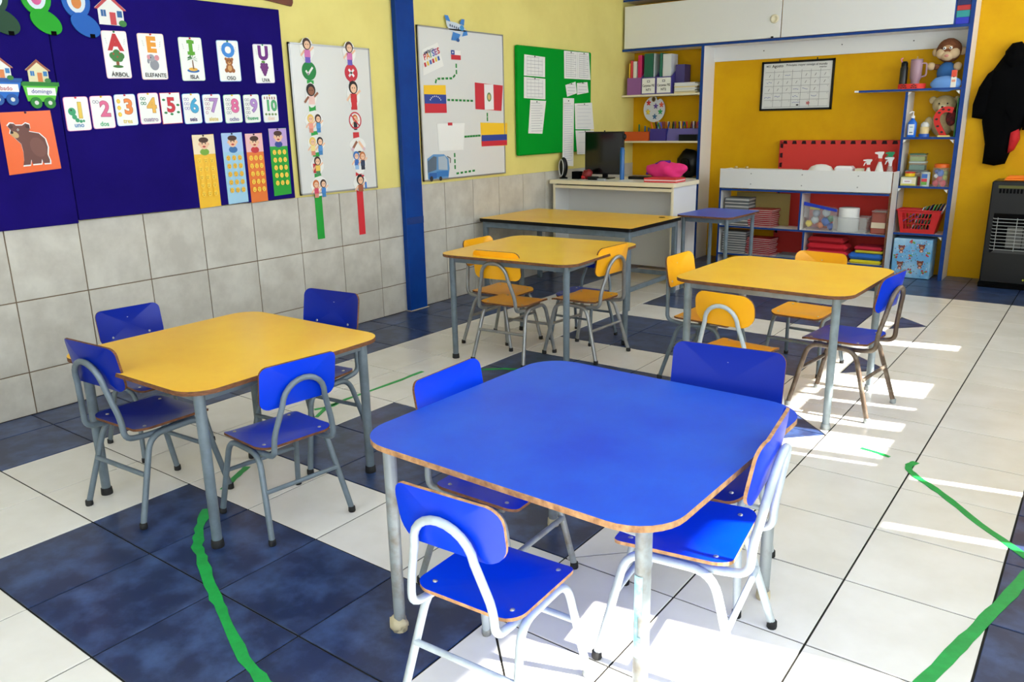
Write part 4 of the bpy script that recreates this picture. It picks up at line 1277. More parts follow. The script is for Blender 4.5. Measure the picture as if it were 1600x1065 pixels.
# second shelf: orange tray, purple pen boxes, black box
def tray(name, x0, x1, y0, y1, z, h, c, lab, cat, grp=None, t=.003):
    m = flat(c, .45)
    e = empty(name, ((x0 + x1) / 2, (y0 + y1) / 2, z), label=lab, cat=cat, group=grp)
    w, d = x1 - x0, y1 - y0
    MB().box(-w / 2, -d / 2, 0, w / 2, d / 2, t, m).build('base', e)
    for s_ in (-1, 1):
        MB().box(-w / 2, s_ * d / 2 - (t if s_ > 0 else 0), t, w / 2, s_ * d / 2 + (0 if s_ > 0 else t), h, m).build('side_wall', e)
        MB().box(s_ * w / 2 - (t if s_ > 0 else 0), -d / 2 + t, t, s_ * w / 2 + (0 if s_ > 0 else t), d / 2 - t, h, m).build('side_wall', e)
    return e


tray('tray', .012, .365, YC + .012, YC + .20, 1.353, .105, (206, 84, 30), 'orange open tray at the left of the second shelf', 'tray')
tray('pen_box', .378, .585, YC + .03, YC + .23, 1.353, .138, (58, 44, 130), 'dark violet open box full of pens on the second shelf', 'box', 'pen boxes on the second shelf')
tray('pen_box', .590, .985, YC + .05, YC + .25, 1.353, .138, (104, 94, 158), 'lilac open box full of pens on the second shelf', 'box', 'pen boxes on the second shelf')
boxthing('black_case', .76, YC + .005, 1.353, .985, YC + .045, 1.425, BLACK, 'flat black case in front of the lilac pen box', 'case')
pens = [(200, 40, 40), (30, 50, 130), (240, 190, 40), (30, 130, 70), (230, 110, 40), (20, 20, 24), (150, 40, 50), (60, 100, 200), (230, 226, 220), (180, 50, 90)]
proto = {}
k = 0
for x0, x1, n, ybase in ((.388, .575, 15, .05), (.600, .975, 27, .07)):
    for i in range(n):
        x = x0 + (x1 - x0) * (i + .5) / n + random.uniform(-.004, .004)
        y = YC + ybase + random.uniform(0, .13)
        c = pens[(k * 7 + 3) % len(pens)]; k += 1
        cn = {(200, 40, 40): 'red', (30, 50, 130): 'dark blue', (240, 190, 40): 'yellow', (30, 130, 70): 'green', (230, 110, 40): 'orange', (20, 20, 24): 'black', (150, 40, 50): 'crimson', (60, 100, 200): 'blue', (230, 226, 220): 'white', (180, 50, 90): 'magenta'}[c]
        if c not in proto:
            o = MB().tube([(0, 0, 0), (0, 0, .165), (0, 0, .17), (0, 0, .215)], [.007, .007, .0095, .008], flat(c, .35), 8).build('marker_pen')
            proto[c] = o
        else:
            o = proto[c].copy(); COL.objects.link(o)
        NTH = 'first second third fourth fifth sixth seventh eighth ninth tenth eleventh twelfth thirteenth fourteenth fifteenth sixteenth seventeenth eighteenth nineteenth twentieth twenty-first twenty-second twenty-third twenty-fourth twenty-fifth twenty-sixth twenty-seventh'.split()
        tag(o, '%s marker pen, %s from the left in the %s pen box' % (cn, NTH[i], 'dark violet' if x < .59 else 'lilac'), 'pen', 'marker pens in the two pen boxes')
        o.location = (x, y, 1.357); o.rotation_euler = (random.uniform(-.25, .25), random.uniform(-.25, .25), 0)
# papers, glasses and bags in the orange tray
for i, (x, c, h, lab) in enumerate(((.07, (210, 214, 222), .06, 'crumpled clear bag at the left of the orange tray'), (.17, (60, 64, 70), .05, 'dark crumpled bag in the middle of the orange tray'), (.27, (200, 205, 210), .055, 'crumpled clear bag at the right of the orange tray'))):
    MB().ell((0, 0, 0), (.05, .06, h), flat(c, .25), 12, 8, lambda p: 1 + .18 * math.sin(9 * p.x + 7 * p.y) * math.cos(8 * p.z)).build('plastic_bag', loc=(x + .02, YC + .10, 1.353 + .045), label=lab, cat='bag', group='bags in the orange tray')
for i, (x, c, lab) in enumerate(((.155, (40, 120, 70), 'green stick standing behind the orange tray'), (.235, (40, 110, 170), 'blue stick standing behind the orange tray'), (.285, (40, 80, 160), 'dark blue stick beside the palette'))):
    MB().tube([(0, 0, 0), (0, 0, .19 - .02 * i)], .010, flat(c), 8).build('craft_stick', loc=(x - .03, YC + .235, 1.353), label=lab, cat='stick', group='sticks behind the orange tray')

# bottom compartment behind the desk: black bag
bb = MB().ell((0, 0, .16), (.15, .10, .17), BLACK, 18, 10, lambda p: 1 + .05 * math.sin(6 * p.x + 4 * p.z)).build('black_bag', loc=(.835, YC + .16, .932), label='rounded black bag in the compartment beside the desk', cat='bag')
MB().tube(fillet([(-.05, -.10, .08), (-.05, -.125, .22), (.05, -.125, .22), (.05, -.10, .08)], .04), .006, BLACK_MATT, 8).build('handle', bb)

# books lying in the upper end compartment
for i, (z0, z1, c, lab) in enumerate(((2.397, 2.455, (20, 40, 190), 'blue glossy pack at the bottom of the upper end compartment'), (2.4555, 2.515, (30, 150, 150), 'teal book in the upper end compartment'),
                                      (2.5155, 2.560, (190, 40, 40), 'red book in the upper end compartment'), (2.5605, 2.62, (24, 30, 90), 'dark blue book on top in the upper end compartment'), (2.6205, 2.66, (40, 70, 150), 'mid blue book at the top edge of the picture'))):
    boxthing('book', 3.493, YC + .01, z0, 3.605, YC + .22, z1, flat(c, .3), lab, 'book', 'books in the upper end compartment')

# right-hand shelves ------------------------------------------------
# top: bottle, tumbler, foam ring, monkey plush, cloth, small box
o = MB().lathe([(.034, 0), (.036, .01), (.036, .20), (.030, .215)], flat((30, 30, 34), .35), n=20).build('drink_bottle', loc=(3.075, YC + .12, 1.8385), label='black drinking bottle on the top right shelf', cat='bottle')
MB().lathe([(.031, .215), (.031, .245), (.020, .262), (.0, .262)], BLACK, n=18).build('cap', o)
MB().tube(fillet([(-.02, -.02, .255), (-.034, -.02, .285), (-.015, -.02, .292)], .01), .005, flat((220, 120, 170)), 8).build('carry_loop', o)
o = MB().lathe([(.038, 0), (.040, .08), (.052, .10), (.055, .255), (.052, .262)], flat((168, 134, 146), .4), n=24).build('tumbler', loc=(3.185, YC + .11, 1.8385), label='mauve tumbler with a big handle on the top right shelf', cat='tumbler')
MB().lathe([(.053, .262), (.053, .276), (.0, .278)], flat((150, 120, 132)), n=24).build('lid', o)
MB().tube([(0, 0, .276), (.002, 0, .300)], .006, CLEAR, 8).build('straw', o)
MB().tube(fillet([(.050, -.01, .235), (.092, -.01, .235), (.092, -.01, .120), (.050, -.01, .112)], .03), .008, flat((168, 134, 146), .4), 10).build('handle', o)
rg = MB(); n = 24
vs = [(3.175 * 0 + .125 * math.cos(2 * PI * i / n) * rr, .062 * math.sin(2 * PI * i / n) * rr, z) for rr in (1, .93) for z in (0, .048) for i in range(n)]
fs = []
for i in range(n):
    j = (i + 1) % n
    fs += [(i, j, n + j, n + i), (2 * n + j, 2 * n + i, 3 * n + i, 3 * n + j), (n + i, n + j, 3 * n + j, 3 * n + i)]
rg.add(vs, fs, flat((226, 44, 28), .6))
o = rg.build('foam_band', loc=(3.165, YC + .085, 1.8385), label='red foam puzzle strip bent into a ring in front of the tumbler', cat='foam strip')
a = Art((0, -.0625, 0), X, Z, -Y)
for x in (-.06, .03):
    for dx, dy in ((-.014, .006), (.014, .006), (0, -.008), (-.02, -.012), (.02, -.012), (0, .016)):
        a.ell(x + dx, .024 + dy, .010, .005, (30, 16, 16), .1, 8)
a.build(parent=o)
pm = empty('monkey_plush', (3.448, YC + .14, 1.8385), scale=1.10, label='brown monkey soft toy in blue overalls on the top right shelf', cat='soft toy')
FUR, FUR2, FACE = mat('brown_fur', (126, 74, 42), .95, col2=(100, 56, 32), scale=60, bump=.6, bscale=300), None, mat('beige_fur', (206, 178, 140), .95, bump=.4, bscale=300)
MB().ell((0, 0, .31), (.100, .085, .10), FUR, 18, 12, lambda p: 1 + .03 * math.sin(14 * p.x) * math.sin(12 * p.z)).build('head', pm)
MB().ell((-.045, -.045, .285), (.048, .045, .045), FACE, 14, 9).ell((.045, -.045, .285), (.048, .045, .045), FACE, 14, 9).ell((0, -.055, .265), (.055, .045, .042), FACE, 14, 9).ell((0, -.04, .33), (.062, .045, .035), mat('tan_fur', (176, 136, 96), .95), 14, 9).build('face', pm)
MB().ell((0, -.096, .262), (.018, .008, .012), flat((200, 130, 120)), 10, 6).build('mouth', pm)
for sx in (-1, 1):
    MB().ell((sx * .024, -.082, .325), (.013, .007, .013), flat((240, 240, 236), .2), 10, 6).ell((sx * .024, -.088, .324), (.006, .004, .006), flat((20, 16, 14), .15), 8, 5).build('eye', pm)
    MB().ell((sx * .105, .01, .30), (.028, .015, .034), FACE, 10, 7).build('ear', pm)
MB().ell((0, 0, .125), (.078, .065, .095), flat((46, 98, 160), .9), 16, 10).build('overalls', pm)
MB().ell((-.125, -.02, .185), (.036, .032, .034), FACE, 12, 8).build('paw', pm)
MB().tube([(-.06, 0, .175), (-.10, -.015, .18)], .024, FUR, 10).build('arm', pm)
MB().ell((.085, -.03, .175), (.034, .032, .036), FACE, 12, 8).build('paw', pm)
MB().ell((0, -.01, .03), (.135, .060, .072), flat((104, 150, 214), .95), 18, 9, lambda p: 1 + .05 * math.sin(9 * p.x)).build('folded_cloth', loc=(3.465, YC + .045, 1.845), label='light blue folded cloth in front of the monkey soft toy', cat='cloth').scale = (1, .7, 1)
boxthing('small_carton', 3.515, YC - .0, 1.8385, 3.560, YC + .012, 1.995, flat((232, 226, 214)), 'small upright carton, white below and red-orange above, at the end of the top right shelf', 'box')
o = bpy.data.objects['small_carton']
a = Art((0, -.006, 0), X, Z, -Y); a.rect(0, .125, .045, .062, (226, 78, 48)); a.rect(0, .06, .03, .02, (226, 150, 120)); a.ell(0, .095, .006, .006, (60, 30, 30)); a.build(parent=o)
boxthing('dark_case', 3.345, YC + .02, 1.8385, 3.349, YC + .10, 1.86, BLACK, 'dark strip on the top right shelf', 'case') if False else None

# second: pump bottle, tape rolls, cream bear, red strip, green folder, yellow block
o = MB().lathe([(.040, 0), (.042, .006), (.042, .135), (.020, .165), (.014, .17), (.014, .18)], flat((20, 100, 205), .2), n=20, sy=.7).build('pump_bottle', loc=(3.215, YC + .05, 1.3855), label='blue pump bottle with a white label on the second right shelf', cat='bottle')
MB().lathe([(.017, .18), (.017, .20), (.006, .205), (.005, .235)], flat((240, 240, 240), .3), n=14).tube(fillet([(.006, 0, .236), (-.012, 0, .240), (-.036, 0, .226)], .012), .006, flat((240, 240, 240), .3), 8).build('pump_head', o)
a = Art((0, -.0300, 0), X, Z, -Y); a.rect(0, .072, .052, .10, (226, 234, 240)); a.rect(0, .045, .03, .008, (40, 60, 120)); a.rect(0, .095, .03, .01, (150, 180, 200)); a.build(parent=o)
o = MB().lathe([(.046, 0), (.048, .028), (.046, .030)], flat((24, 84, 180), .3), n=22).build('blue_lid', loc=(3.325, YC + .075, 1.3855), label='blue round lid under a tape roll on the second right shelf', cat='dish')  # a blue lid, serving as the base of the tape roll
o = MB().lathe([(.040, 0), (.041, .065), (.030, .065), (.030, .05)], flat((232, 206, 150), .5), n=22).build('tape_roll', loc=(3.325, YC + .075, 1.4165), label='cream tape roll with white wrapping standing on the blue lid', cat='tape')
MB().ell((0, 0, .078), (.040, .036, .034), flat((222, 220, 214)), 14, 8, lambda p: 1 + .08 * math.sin(9 * p.x + 5 * p.z)).build('wrapping', o)
tb_ = empty('teddy_bear', (3.455, YC + .20, 1.3855), label='cream teddy bear sitting on the second right shelf behind a red and black strip', cat='soft toy')
CF = mat('cream_fur', (196, 176, 132), .95, col2=(180, 160, 118), scale=50, bump=.5, bscale=300)
MB().ell((0, 0, .30), (.108, .085, .088), CF, 18, 12).build('head', tb_)
MB().ell((0, -.075, .270), (.045, .04, .034), mat('pale_fur', (222, 206, 168), .95), 12, 8).build('muzzle', tb_)
for sx in (-1, 1):
    MB().ell((sx * .105, .0, .345), (.036, .02, .036), CF, 12, 8).build('ear', tb_)
    MB().ell((sx * .036, -.078, .310), (.008, .006, .008), BLACK, 8, 6).build('eye', tb_)
    MB().ell((sx * .115, -.05, .12), (.040, .045, .070), CF, 12, 8).build('arm', tb_)
MB().ell((0, -.113, .278), (.012, .008, .009), BLACK, 8, 6).build('nose', tb_)
MB().ell((0, 0, .125), (.105, .080, .125), CF, 16, 10).build('body', tb_)
mb = MB(); R_ = flat((214, 34, 26), .6)
for k in range(10):
    t0 = k / 10; t1 = (k + 1) / 10
    def pp(t):
        a_ = .5 + 2.6 * t
        return Vector((3.505 - .070 * math.cos(a_ * 1.1 - .8) , 0, .30 - .26 * t))
path = [Vector((.085, -.01, .245)), Vector((.02, -.015, .262)), Vector((-.045, -.015, .215)), Vector((-.048, -.012, .14)), Vector((-.01, -.008, .07)), Vector((.03, -.004, .004))]
P_ = fillet(path, .05, 4)
vs = []
for i, p in enumerate(P_):
    t = (P_[min(i + 1, len(P_) - 1)] - P_[max(i - 1, 0)]).normalized(); nn = Vector((-t.z, 0, t.x))
    for s_, dy in ((.026, 0), (-.026, 0), (-.026, .010), (.026, .010)):
        vs.append(p + nn * s_ + Y * dy)
fs = [(4 * i + j, 4 * i + (j + 1) % 4, 4 * i + 4 + (j + 1) % 4, 4 * i + 4 + j) for i in range(len(P_) - 1) for j in range(4)] + [(0, 1, 2, 3)]
mb.add(vs, fs, R_)
o = mb.build('foam_band', loc=(3.475, YC + .045, 1.3865), label='red foam puzzle strip with black marks curling in front of the cream teddy bear', cat='foam strip')
a = Art((0, -.0165, 0), X, Z, -Y)
for x, y in ((.05, .25), (-.03, .225), (-.047, .165), (-.03, .10), (.01, .045), (.0, .255)):
    a.ell(x, y, .014, .010, (30, 14, 14), .1, 8)
a.build(parent=o)
MB().ell((0, 0, .16), (.075, .05, .085), mat('dark_red_knit', (110, 20, 24), .95, col2=(40, 14, 16), scale=30), 14, 9).build('red_knit_ball', loc=(3.545, YC + .075, 1.42), label='dark red knitted bundle before the cream teddy bear', cat='toy')
bpy.data.objects['red_knit_ball'].scale = (.62, .62, .9)
boxthing('eraser_block', 3.455, YC + .006, 1.3855, 3.560, YC + .030, 1.402, flat((232, 206, 120)), 'pale yellow block at the front edge under the red strip', 'block')
boxthing('green_folder', 3.590, YC + .02, 1.3855, 3.600, YC + .25, 1.745, flat((20, 110, 60)), 'green folder standing against the right side panel', 'folder')

# third: stacked clear boxes, small jars, can, animal jar
def clearbox(x0, x1, z0, z1, y0, lab, lid, fill):
    e = empty('storage_box', ((x0 + x1) / 2, y0 + .06, z0), label=lab, cat='box', group='small clear boxes on the third right shelf')
    w, h = x1 - x0, z1 - z0
    MB().box(-w / 2, -.055, 0, w / 2, .055, h - .014, FROST, ch=.004).build('body', e)
    MB().box(-w / 2 - .004, -.06, h - .014, w / 2 + .004, .06, h, flat(lid, .3), ch=.003).build('lid', e)
    MB().box(-w / 2 + .006, -.048, .004, w / 2 - .006, .048, h * .6, flat(fill, .5)).build('content', e)
clearbox(3.215, 3.360, 1.062, 1.148, YC + .10, 'clear box with a pale lid and teal pieces in the stack', (190, 205, 200), (30, 120, 100))
clearbox(3.215, 3.355, 1.149, 1.225, YC + .10, 'clear box with green lid and yellow pieces on top of the stack', (70, 110, 90), (150, 170, 60))
clearbox(3.190, 3.385, 1.000, 1.061, YC + .10, 'flat grey-lidded box in the middle of the stack', (120, 130, 130), (170, 120, 80))
boxthing('red_box', 3.20, YC + .11, .9155, 3.40, YC + .23, .999, flat((176, 50, 40)), 'red flat box at the bottom of the stack', 'box')
o = boxthing('label_box', 3.170, YC + .015, .9155, 3.315, YC + .085, 1.008, flat((150, 156, 110), .4), 'small tin with a printed white and yellow label on the third right shelf', 'box')
a = Art((0, -.035, 0), X, Z, -Y); a.rect(0, .045, .135, .075, (226, 220, 190)); a.rect(-.01, .045, .08, .035, (240, 236, 236)); a.rect(-.01, .045, .05, .006, (150, 60, 90)); a.rect(0, .014, .13, .010, (220, 210, 60)); a.build(parent=o)
o = MB().lathe([(.046, 0), (.047, .030)], flat((240, 200, 30), .35), n=20).build('dough_tub', loc=(3.245, YC + .050, 1.0085), label='small yellow tub with a red lid standing on the labelled tin', cat='tub')
MB().lathe([(.048, .030), (.048, .044), (.0, .044)], flat((206, 60, 30), .35), n=20).build('lid', o)
o = MB().lathe([(.042, 0), (.042, .135)], flat((190, 200, 196), .3), n=20).build('tin_can', loc=(3.385, YC + .055, .9155), label='tin with blue, white and green label between the labelled tin and the animal jar', cat='can')
a = Art((0, -.0425, 0), X, Z, -Y); a.rect(0, .10, .05, .04, (60, 110, 190)); a.rect(0, .06, .05, .03, (220, 60, 80)); a.rect(0, .03, .05, .03, (110, 170, 70)); a.build(parent=o)
jr = empty('toy_jar', (3.515, YC + .085, .9155), label='clear jar with an orange lid full of coloured toy figures', cat='jar')
MB().lathe([(.070, 0), (.074, .01), (.074, .17), (.062, .185)], CLEAR, n=22).build('glass', jr)
MB().lathe([(.066, .180), (.066, .212), (.060, .216), (.0, .216)], flat((236, 106, 20), .4), n=22).build('lid', jr)
for x, y, z, c, r in ((-.035, -.03, .032, (206, 60, 70), .030), (.028, -.035, .030, (206, 60, 70), .030), (-.005, -.03, .075, (190, 50, 70), .028), (-.035, -.035, .10, (236, 232, 226), .020), (.0, -.03, .125, (40, 100, 200), .030), (.042, -.03, .085, (180, 180, 50), .022), (.045, -.02, .13, (150, 160, 60), .020), (.02, .03, .05, (60, 140, 90), .028), (-.03, .03, .13, (60, 90, 170), .028), (-.04, -.02, .145, (60, 90, 180), .018)):
    MB().ell((x, y, z), (r, r * .9, r * 1.1), flat(c, .35), 10, 7, lambda p: 1 + .15 * math.sin(7 * p.z + 5 * p.x)).build('toy_figure', jr)

# fourth: red basket of folders
bk = empty('red_basket', (3.372, YC + .095, .4525), label='red plastic basket with slots, holding folders', cat='basket')
RB = flat((206, 26, 28), .4)
def bw_(t):      # half width at height t (0..1)
    return .155 + .045 * t
H_ = .228
MB().box(-.155, -.07, 0, .155, .09, .006, RB).build('base', bk)
for sgn, nm in ((-1, 'front'), (1, 'back')):
    yb, yt = (-.075, -.095) if sgn < 0 else (.09, .11)
    mb = MB()
    def P3(u, t):
        return Vector((u * bw_(t), yb + (yt - yb) * t, .002 + H_ * t))
    def pan(u0, u1, t0, t1):
        vs = [P3(u0, t0), P3(u1, t0), P3(u1, t1), P3(u0, t1)]
        vs += [v + Y * .004 for v in vs]
        mb.add(vs, [(0, 1, 2, 3), (7, 6, 5, 4), (0, 4, 5, 1), (1, 5, 6, 2), (2, 6, 7, 3), (3, 7, 4, 0)], RB)
    pan(-1, 1, 0, .18); pan(-1, 1, .86, 1); pan(-1, -.78, .18, .86); pan(.62, 1, .18, .86)
    pan(-.78, .62, .38, .42); pan(-.78, .62, .62, .66)
    for k in range(1, 9):
        u = -.78 + 1.4 * k / 9; pan(u - .018, u + .018, .18, .86)
    mb.build('slotted_wall', bk)
for sx in (-1, 1):
    mb = MB()
    vs = [(sx * .155, -.075, .002), (sx * .155, .09, .002), (sx * .200, .11, .23), (sx * .200, -.095, .23)]
    vs += [(x - sx * .004, y, z) for x, y, z in vs]
    mb.add(vs, [(0, 1, 2, 3), (7, 6, 5, 4), (0, 4, 5, 1), (1, 5, 6, 2), (2, 6, 7, 3), (3, 7, 4, 0)], RB)
    mb.build('end_wall', bk)
mb = MB().tube([(-.203, -.099, .228), (.203, -.099, .228), (.203, .114, .228), (-.203, .114, .228), (-.203, -.099, .228)], .006, RB, 6); mb.build('rim', bk)
for i, (x, h, c, lab) in enumerate(((-.13, .26, (150, 110, 190), 'lilac folder lying at the left in the red basket'), (-.07, .255, (120, 80, 170), 'purple folder in the red basket'), (-.03, .275, (226, 228, 230), 'white folder leaning in the red basket'), (.0, .285, (24, 130, 80), 'green folder leaning in the red basket'),
                                    (.03, .30, (40, 60, 110), 'dark blue folder in the red basket'), (.06, .30, (30, 150, 90), 'bright green folder in the red basket'), (.09, .31, (30, 110, 70), 'dark green folder in the red basket'), (.12, .315, (50, 60, 120), 'navy folder in the red basket'), (.15, .31, (214, 218, 226), 'pale folder at the right in the red basket'))):
    o = boxthing('folder', 3.372 + x - .004, YC + .035, .459, 3.372 + x + .004, YC + .16, .459 + h, flat(c, .4), lab, 'folder', 'folders in the red basket', ch=.001)
    o.rotation_euler = (0, .42 if i > 1 else .9, 0)
    o.location.x -= .045 if i > 1 else .02
    if i < 2:
        o.location.z += .10; o.location.x -= .0; o.scale = (1, 1, .55)

# gift-wrapped box on the floor in the bottom compartment
gw = mat('gift_paper', (112, 182, 232), .35, col2=(176, 216, 240), scale=5, lo=.4, hi=.6)
o = MB().box(-.190, -.13, 0, .165, .13, .395, gw, ch=.006).build('gift_wrapped_box', loc=(3.365, YC + .125, .001), rz=0.0, label='box wrapped in light blue bear-patterned gift paper at the bottom of the right shelves', cat='box')
a = Art((-.012, -.130, .2), X, Z, -Y, step=.00025)
rnd = random.Random(3)
for ix, x in enumerate((-.10, .085)):
    for y in (.10, -.065):
        bear(a, .75, (140, 70, 52), (196, 130, 96)) if False else None
        for dx, dy, rx, ry, c in ((0, 0, .028, .026, (136, 66, 50)), (-.022, .020, .010, .010, (136, 66, 50)), (.022, .020, .010, .010, (136, 66, 50)), (0, -.006, .016, .013, (206, 150, 110)), (-.008, .006, .003, .004, (30, 20, 20)), (.008, .006, .003, .004, (30, 20, 20)), (0, -.038, .020, .016, (150, 76, 60)), (0, -.042, .011, .010, (236, 200, 190))):
            a.ell(x + dx, y + dy + (.02 if ix else 0), rx, ry, c, .3, 12)
for x, y in ((.0, .16), (-.005, .02), (-.005, -.13), (.14, .05), (-.15, .01), (.13, -.12)):
    for k in range(5):
        a.ell(x + rnd.uniform(-.02, .02), y + rnd.uniform(-.02, .02), .012, .008, ((196, 50, 60), (110, 170, 80), (220, 90, 60))[k % 3], .2, 8, rot=rnd.uniform(0, 3))
for k in range(90):
    a.ell(rnd.uniform(-.16, .16), rnd.uniform(-.185, .185), .006, .004, ((120, 60, 110), (60, 90, 170), (196, 50, 60), (240, 240, 240), (90, 150, 90))[k % 5], .1, 6, rot=rnd.uniform(0, 3))
a.build(parent=o)

# ================================================================ LOW BOOKSHELF with parapet
LY = 7.150
lu = empty('low_bookshelf', (0, LY, 0), label='low white bookshelf with blue edges and a white parapet, before the ochre wall', cat='bookshelf')
def lb(name, x0, y0, z0, x1, y1, z1, m=WHITE_LAM, ch=0.0):
    return MB().box(x0, y0, z0, x1, y1, z1, m, ch=ch).build(name, lu)
LD = .30
for x0, x1 in ((1.398, 1.416), (3.140, 3.158)):
    o = lb('side_panel', x0, .008, 0, x1, LD, 1.06)
    MB().box(x0, 0, 0, x1, .008, 1.06, BLUE_EDGE if x0 < 2 else PLY).build('edge_strip', o)
pr_ = lb('parapet', 1.400, -.010, .862, 3.150, .008, 1.068, ch=.002)
for x in (1.75, 2.29, 2.84):
    for z in (.91, 1.02):
        MB().tube([(x, -.010, z), (x, -.013, z)], .007, flat((150, 150, 150)), 8).build('screw', pr_)
for x0, x1, z, nm in ((1.416, 3.140, .852, 'top_board'), (1.416, 3.140, .450, 'shelf'), (1.416, 3.140, .145, 'shelf')):
    o = lb(nm, x0, .008, z - .018, x1, LD, z)
    MB().box(x0, 0, z - .018, x1, .008, z + .001, BLUE_EDGE).build('edge_strip', o)
for x, z0, z1 in ((2.290, .45, .834), (2.345, .145, .432)):
    o = lb('divider', x - .009, .008, z0, x + .009, LD, z1)
    MB().box(x - .009, 0, z0, x + .009, .008, z1, BLUE_EDGE).build('edge_strip', o)

# red jigsaw foam mats leaning on the wall behind
MAT_R = mat('red_foam', (214, 66, 60), .8, bump=.2, bscale=80, spec=.2)
def jig(x0, x1, z0, z1, tooth, n):
    pts = [(x0, z0), (x1, z0), (x1, z1)]
    w = (x1 - x0) / n
    for i in range(n):
        a_ = x1 - i * w
        pts += [(a_ - w * .30, z1), (a_ - w * .22, z1 - tooth), (a_ - w * .78, z1 - tooth), (a_ - w * .70, z1)]
    pts += [(x0, z1)]
    m_ = int(round(n * (z1 - z0) / (x1 - x0)))
    h = (z1 - z0) / m_
    for i in range(m_):
        b_ = z1 - i * h
        pts += [(x0, b_ - h * .30), (x0 + tooth, b_ - h * .22), (x0 + tooth, b_ - h * .78), (x0, b_ - h * .70)]
    return pts
for i, (dy, m, dx, lab) in enumerate(((.0, MAT_R, 0, 'front red jigsaw foam mat leaning behind the low bookshelf'), (.02, mat('dark_foam', (52, 22, 30), .85), .0, 'dark jigsaw foam mat directly behind the red one'), (.04, MAT_R, -.02, 'rear red jigsaw foam mat against the ochre wall'))):
    mb = MB()
    if i == 0:
        pts = jig(-.60, .62, 0, 1.345, .034, 12)
    else:
        pts = [(-.60 + dx, 0), (.62, 0), (.62, 1.345 + .006 * (i == 2)), (-.60 + dx, 1.345 + .006 * (i == 2))]
    mb.prism(pts, (Vector((0, 0, 0)), X, Z, -Y), 0, .016, m)
    mb.build('foam_mat', loc=(2.472, 7.655 + dy, .001), label=lab, cat='mat', group='jigsaw foam mats behind the bookshelf')

# books and notebooks in the low bookshelf
ORD = ['lowest', 'second from the bottom', 'third from the bottom', 'fourth from the bottom', 'fifth from the bottom', 'sixth from the bottom', 'seventh from the bottom', 'eighth from the bottom', 'ninth from the bottom', 'tenth from the bottom']
def book(x, y, z, w, d, h, cover, page, rz, lab, grp, name='notebook'):
    e = empty(name, (x, y, z), rz, lab, 'book', grp)
    MB().box(-w / 2, -d / 2, 0, w / 2, d / 2, h * .34, cover).box(-w / 2, -d / 2, h * .66, w / 2, d / 2, h, cover).box(-w / 2, d / 2 - .003, 0, w / 2, d / 2, h, cover).build('cover', e)
    MB().box(-w / 2 + .003, -d / 2 + .002, h * .34, w / 2 - .002, d / 2 - .004, h * .66, page).build('pages', e)
    return e


PGW = mat('page_edges', (222, 220, 214), .8, col2=(196, 192, 186), scale=60, stretch=(.2, .2, 6))
RC = flat((160, 4, 30), .4); GC = flat((116, 120, 122), .5); GC2 = flat((84, 88, 92), .5)
def pile(x, y, z0, z1, n, w, d, cover, lab, grp, jit, rz0=0.0):
    h = (z1 - z0) / n
    for i in range(n):
        nm = '%s, %s of the pile' % (lab, 'topmost' if i == n - 1 else ORD[i])
        book(x + random.uniform(-jit, jit), y + random.uniform(-jit, jit), z0 + i * h + .0002, w, d, h - .0006, cover if i % 3 else (cover if cover is RC else GC2), PGW, rz0 + random.uniform(-.05, .05) * (1 if jit > .004 else .4), nm, grp)
pile(1.585, 7.305, .4505, .752, 8, .27, .21, GC, 'grey-white book on the upper left shelf', 'grey books on the upper left shelf', .003)
pile(1.860, 7.295, .4505, .640, 9, .27, .20, RC, 'red notebook on the upper left shelf', 'red notebooks on the upper left shelf', .009, -.10)
pile(1.575, 7.305, .1455, .385, 9, .27, .21, GC, 'grey-white book on the lower left shelf', 'grey books on the lower left shelf', .004)
pile(1.862, 7.295, .1455, .330, 9, .27, .20, RC, 'red notebook on the lower left shelf', 'red notebooks on the lower left shelf', .010, -.12)
boxthing('grey_folder', 2.065, 7.18, .1455, 2.30, 7.40, .170, GC, 'flat grey folder beside the lower red notebooks', 'folder')
# brown paper sheets standing at the back of the upper left bay
boxthing('brown_paper_sheet', 1.50, 7.410, .4505, 2.10, 7.414, .80, flat((150, 130, 70)), 'large brownish paper sheet standing behind the upper left books', 'paper')
# clear bag of toys in a bin
e = empty('toy_bag', (2.476, 7.30, .4505), label='clear zip bag of toys with a blue edge, standing in the upper right bay', cat='bag')
MB().box(-.15, -.09, 0, .15, .09, .13, CLEAR, ch=.02).build('bag', e)
MB().prism([(-.165, .0), (.17, -.055), (.17, -.03), (-.165, .035)], (Vector((0, -.095, .255)), X, Z, -Y), -.02, .0, flat((30, 60, 190), .3)).build('zip_edge', e)
MB().prism([(-.16, .13), (.16, .13), (.165, .22), (-.16, .26)], (Vector((0, -.085, 0)), X, Z, -Y), -.15, .0, FROST).build('upper_bag', e)
for x, z, c, r in ((-.12, .06, (240, 210, 50), .035), (-.06, .10, (200, 205, 205), .040), (.05, .09, (50, 100, 190), .045), (.10, .12, (90, 150, 110), .035), (0, .05, (220, 120, 60), .035), (.10, .04, (60, 90, 180), .035), (-.05, .17, (150, 160, 180), .04), (.05, .18, (210, 214, 220), .04)):
    MB().ell((x, -.03, z), (r, r * .9, r), flat(c, .4), 10, 7, lambda p: 1 + .12 * math.sin(8 * p.x + 5 * p.z)).build('toy', e)
MB().box(-.10, -.088, .215, .0, -.086, .245, flat((190, 180, 100))).build('sticker', e)
o = MB().lathe([(.030, 0), (.098, 0), (.100, .004), (.100, .232), (.096, .236), (.030, .236)], mat('tissue_paper', (236, 236, 234), .9, bump=.2, bscale=60), n=28).build('paper_roll', loc=(2.745, 7.300, .4545), label='large white paper towel roll standing in the clear tub', cat='roll')
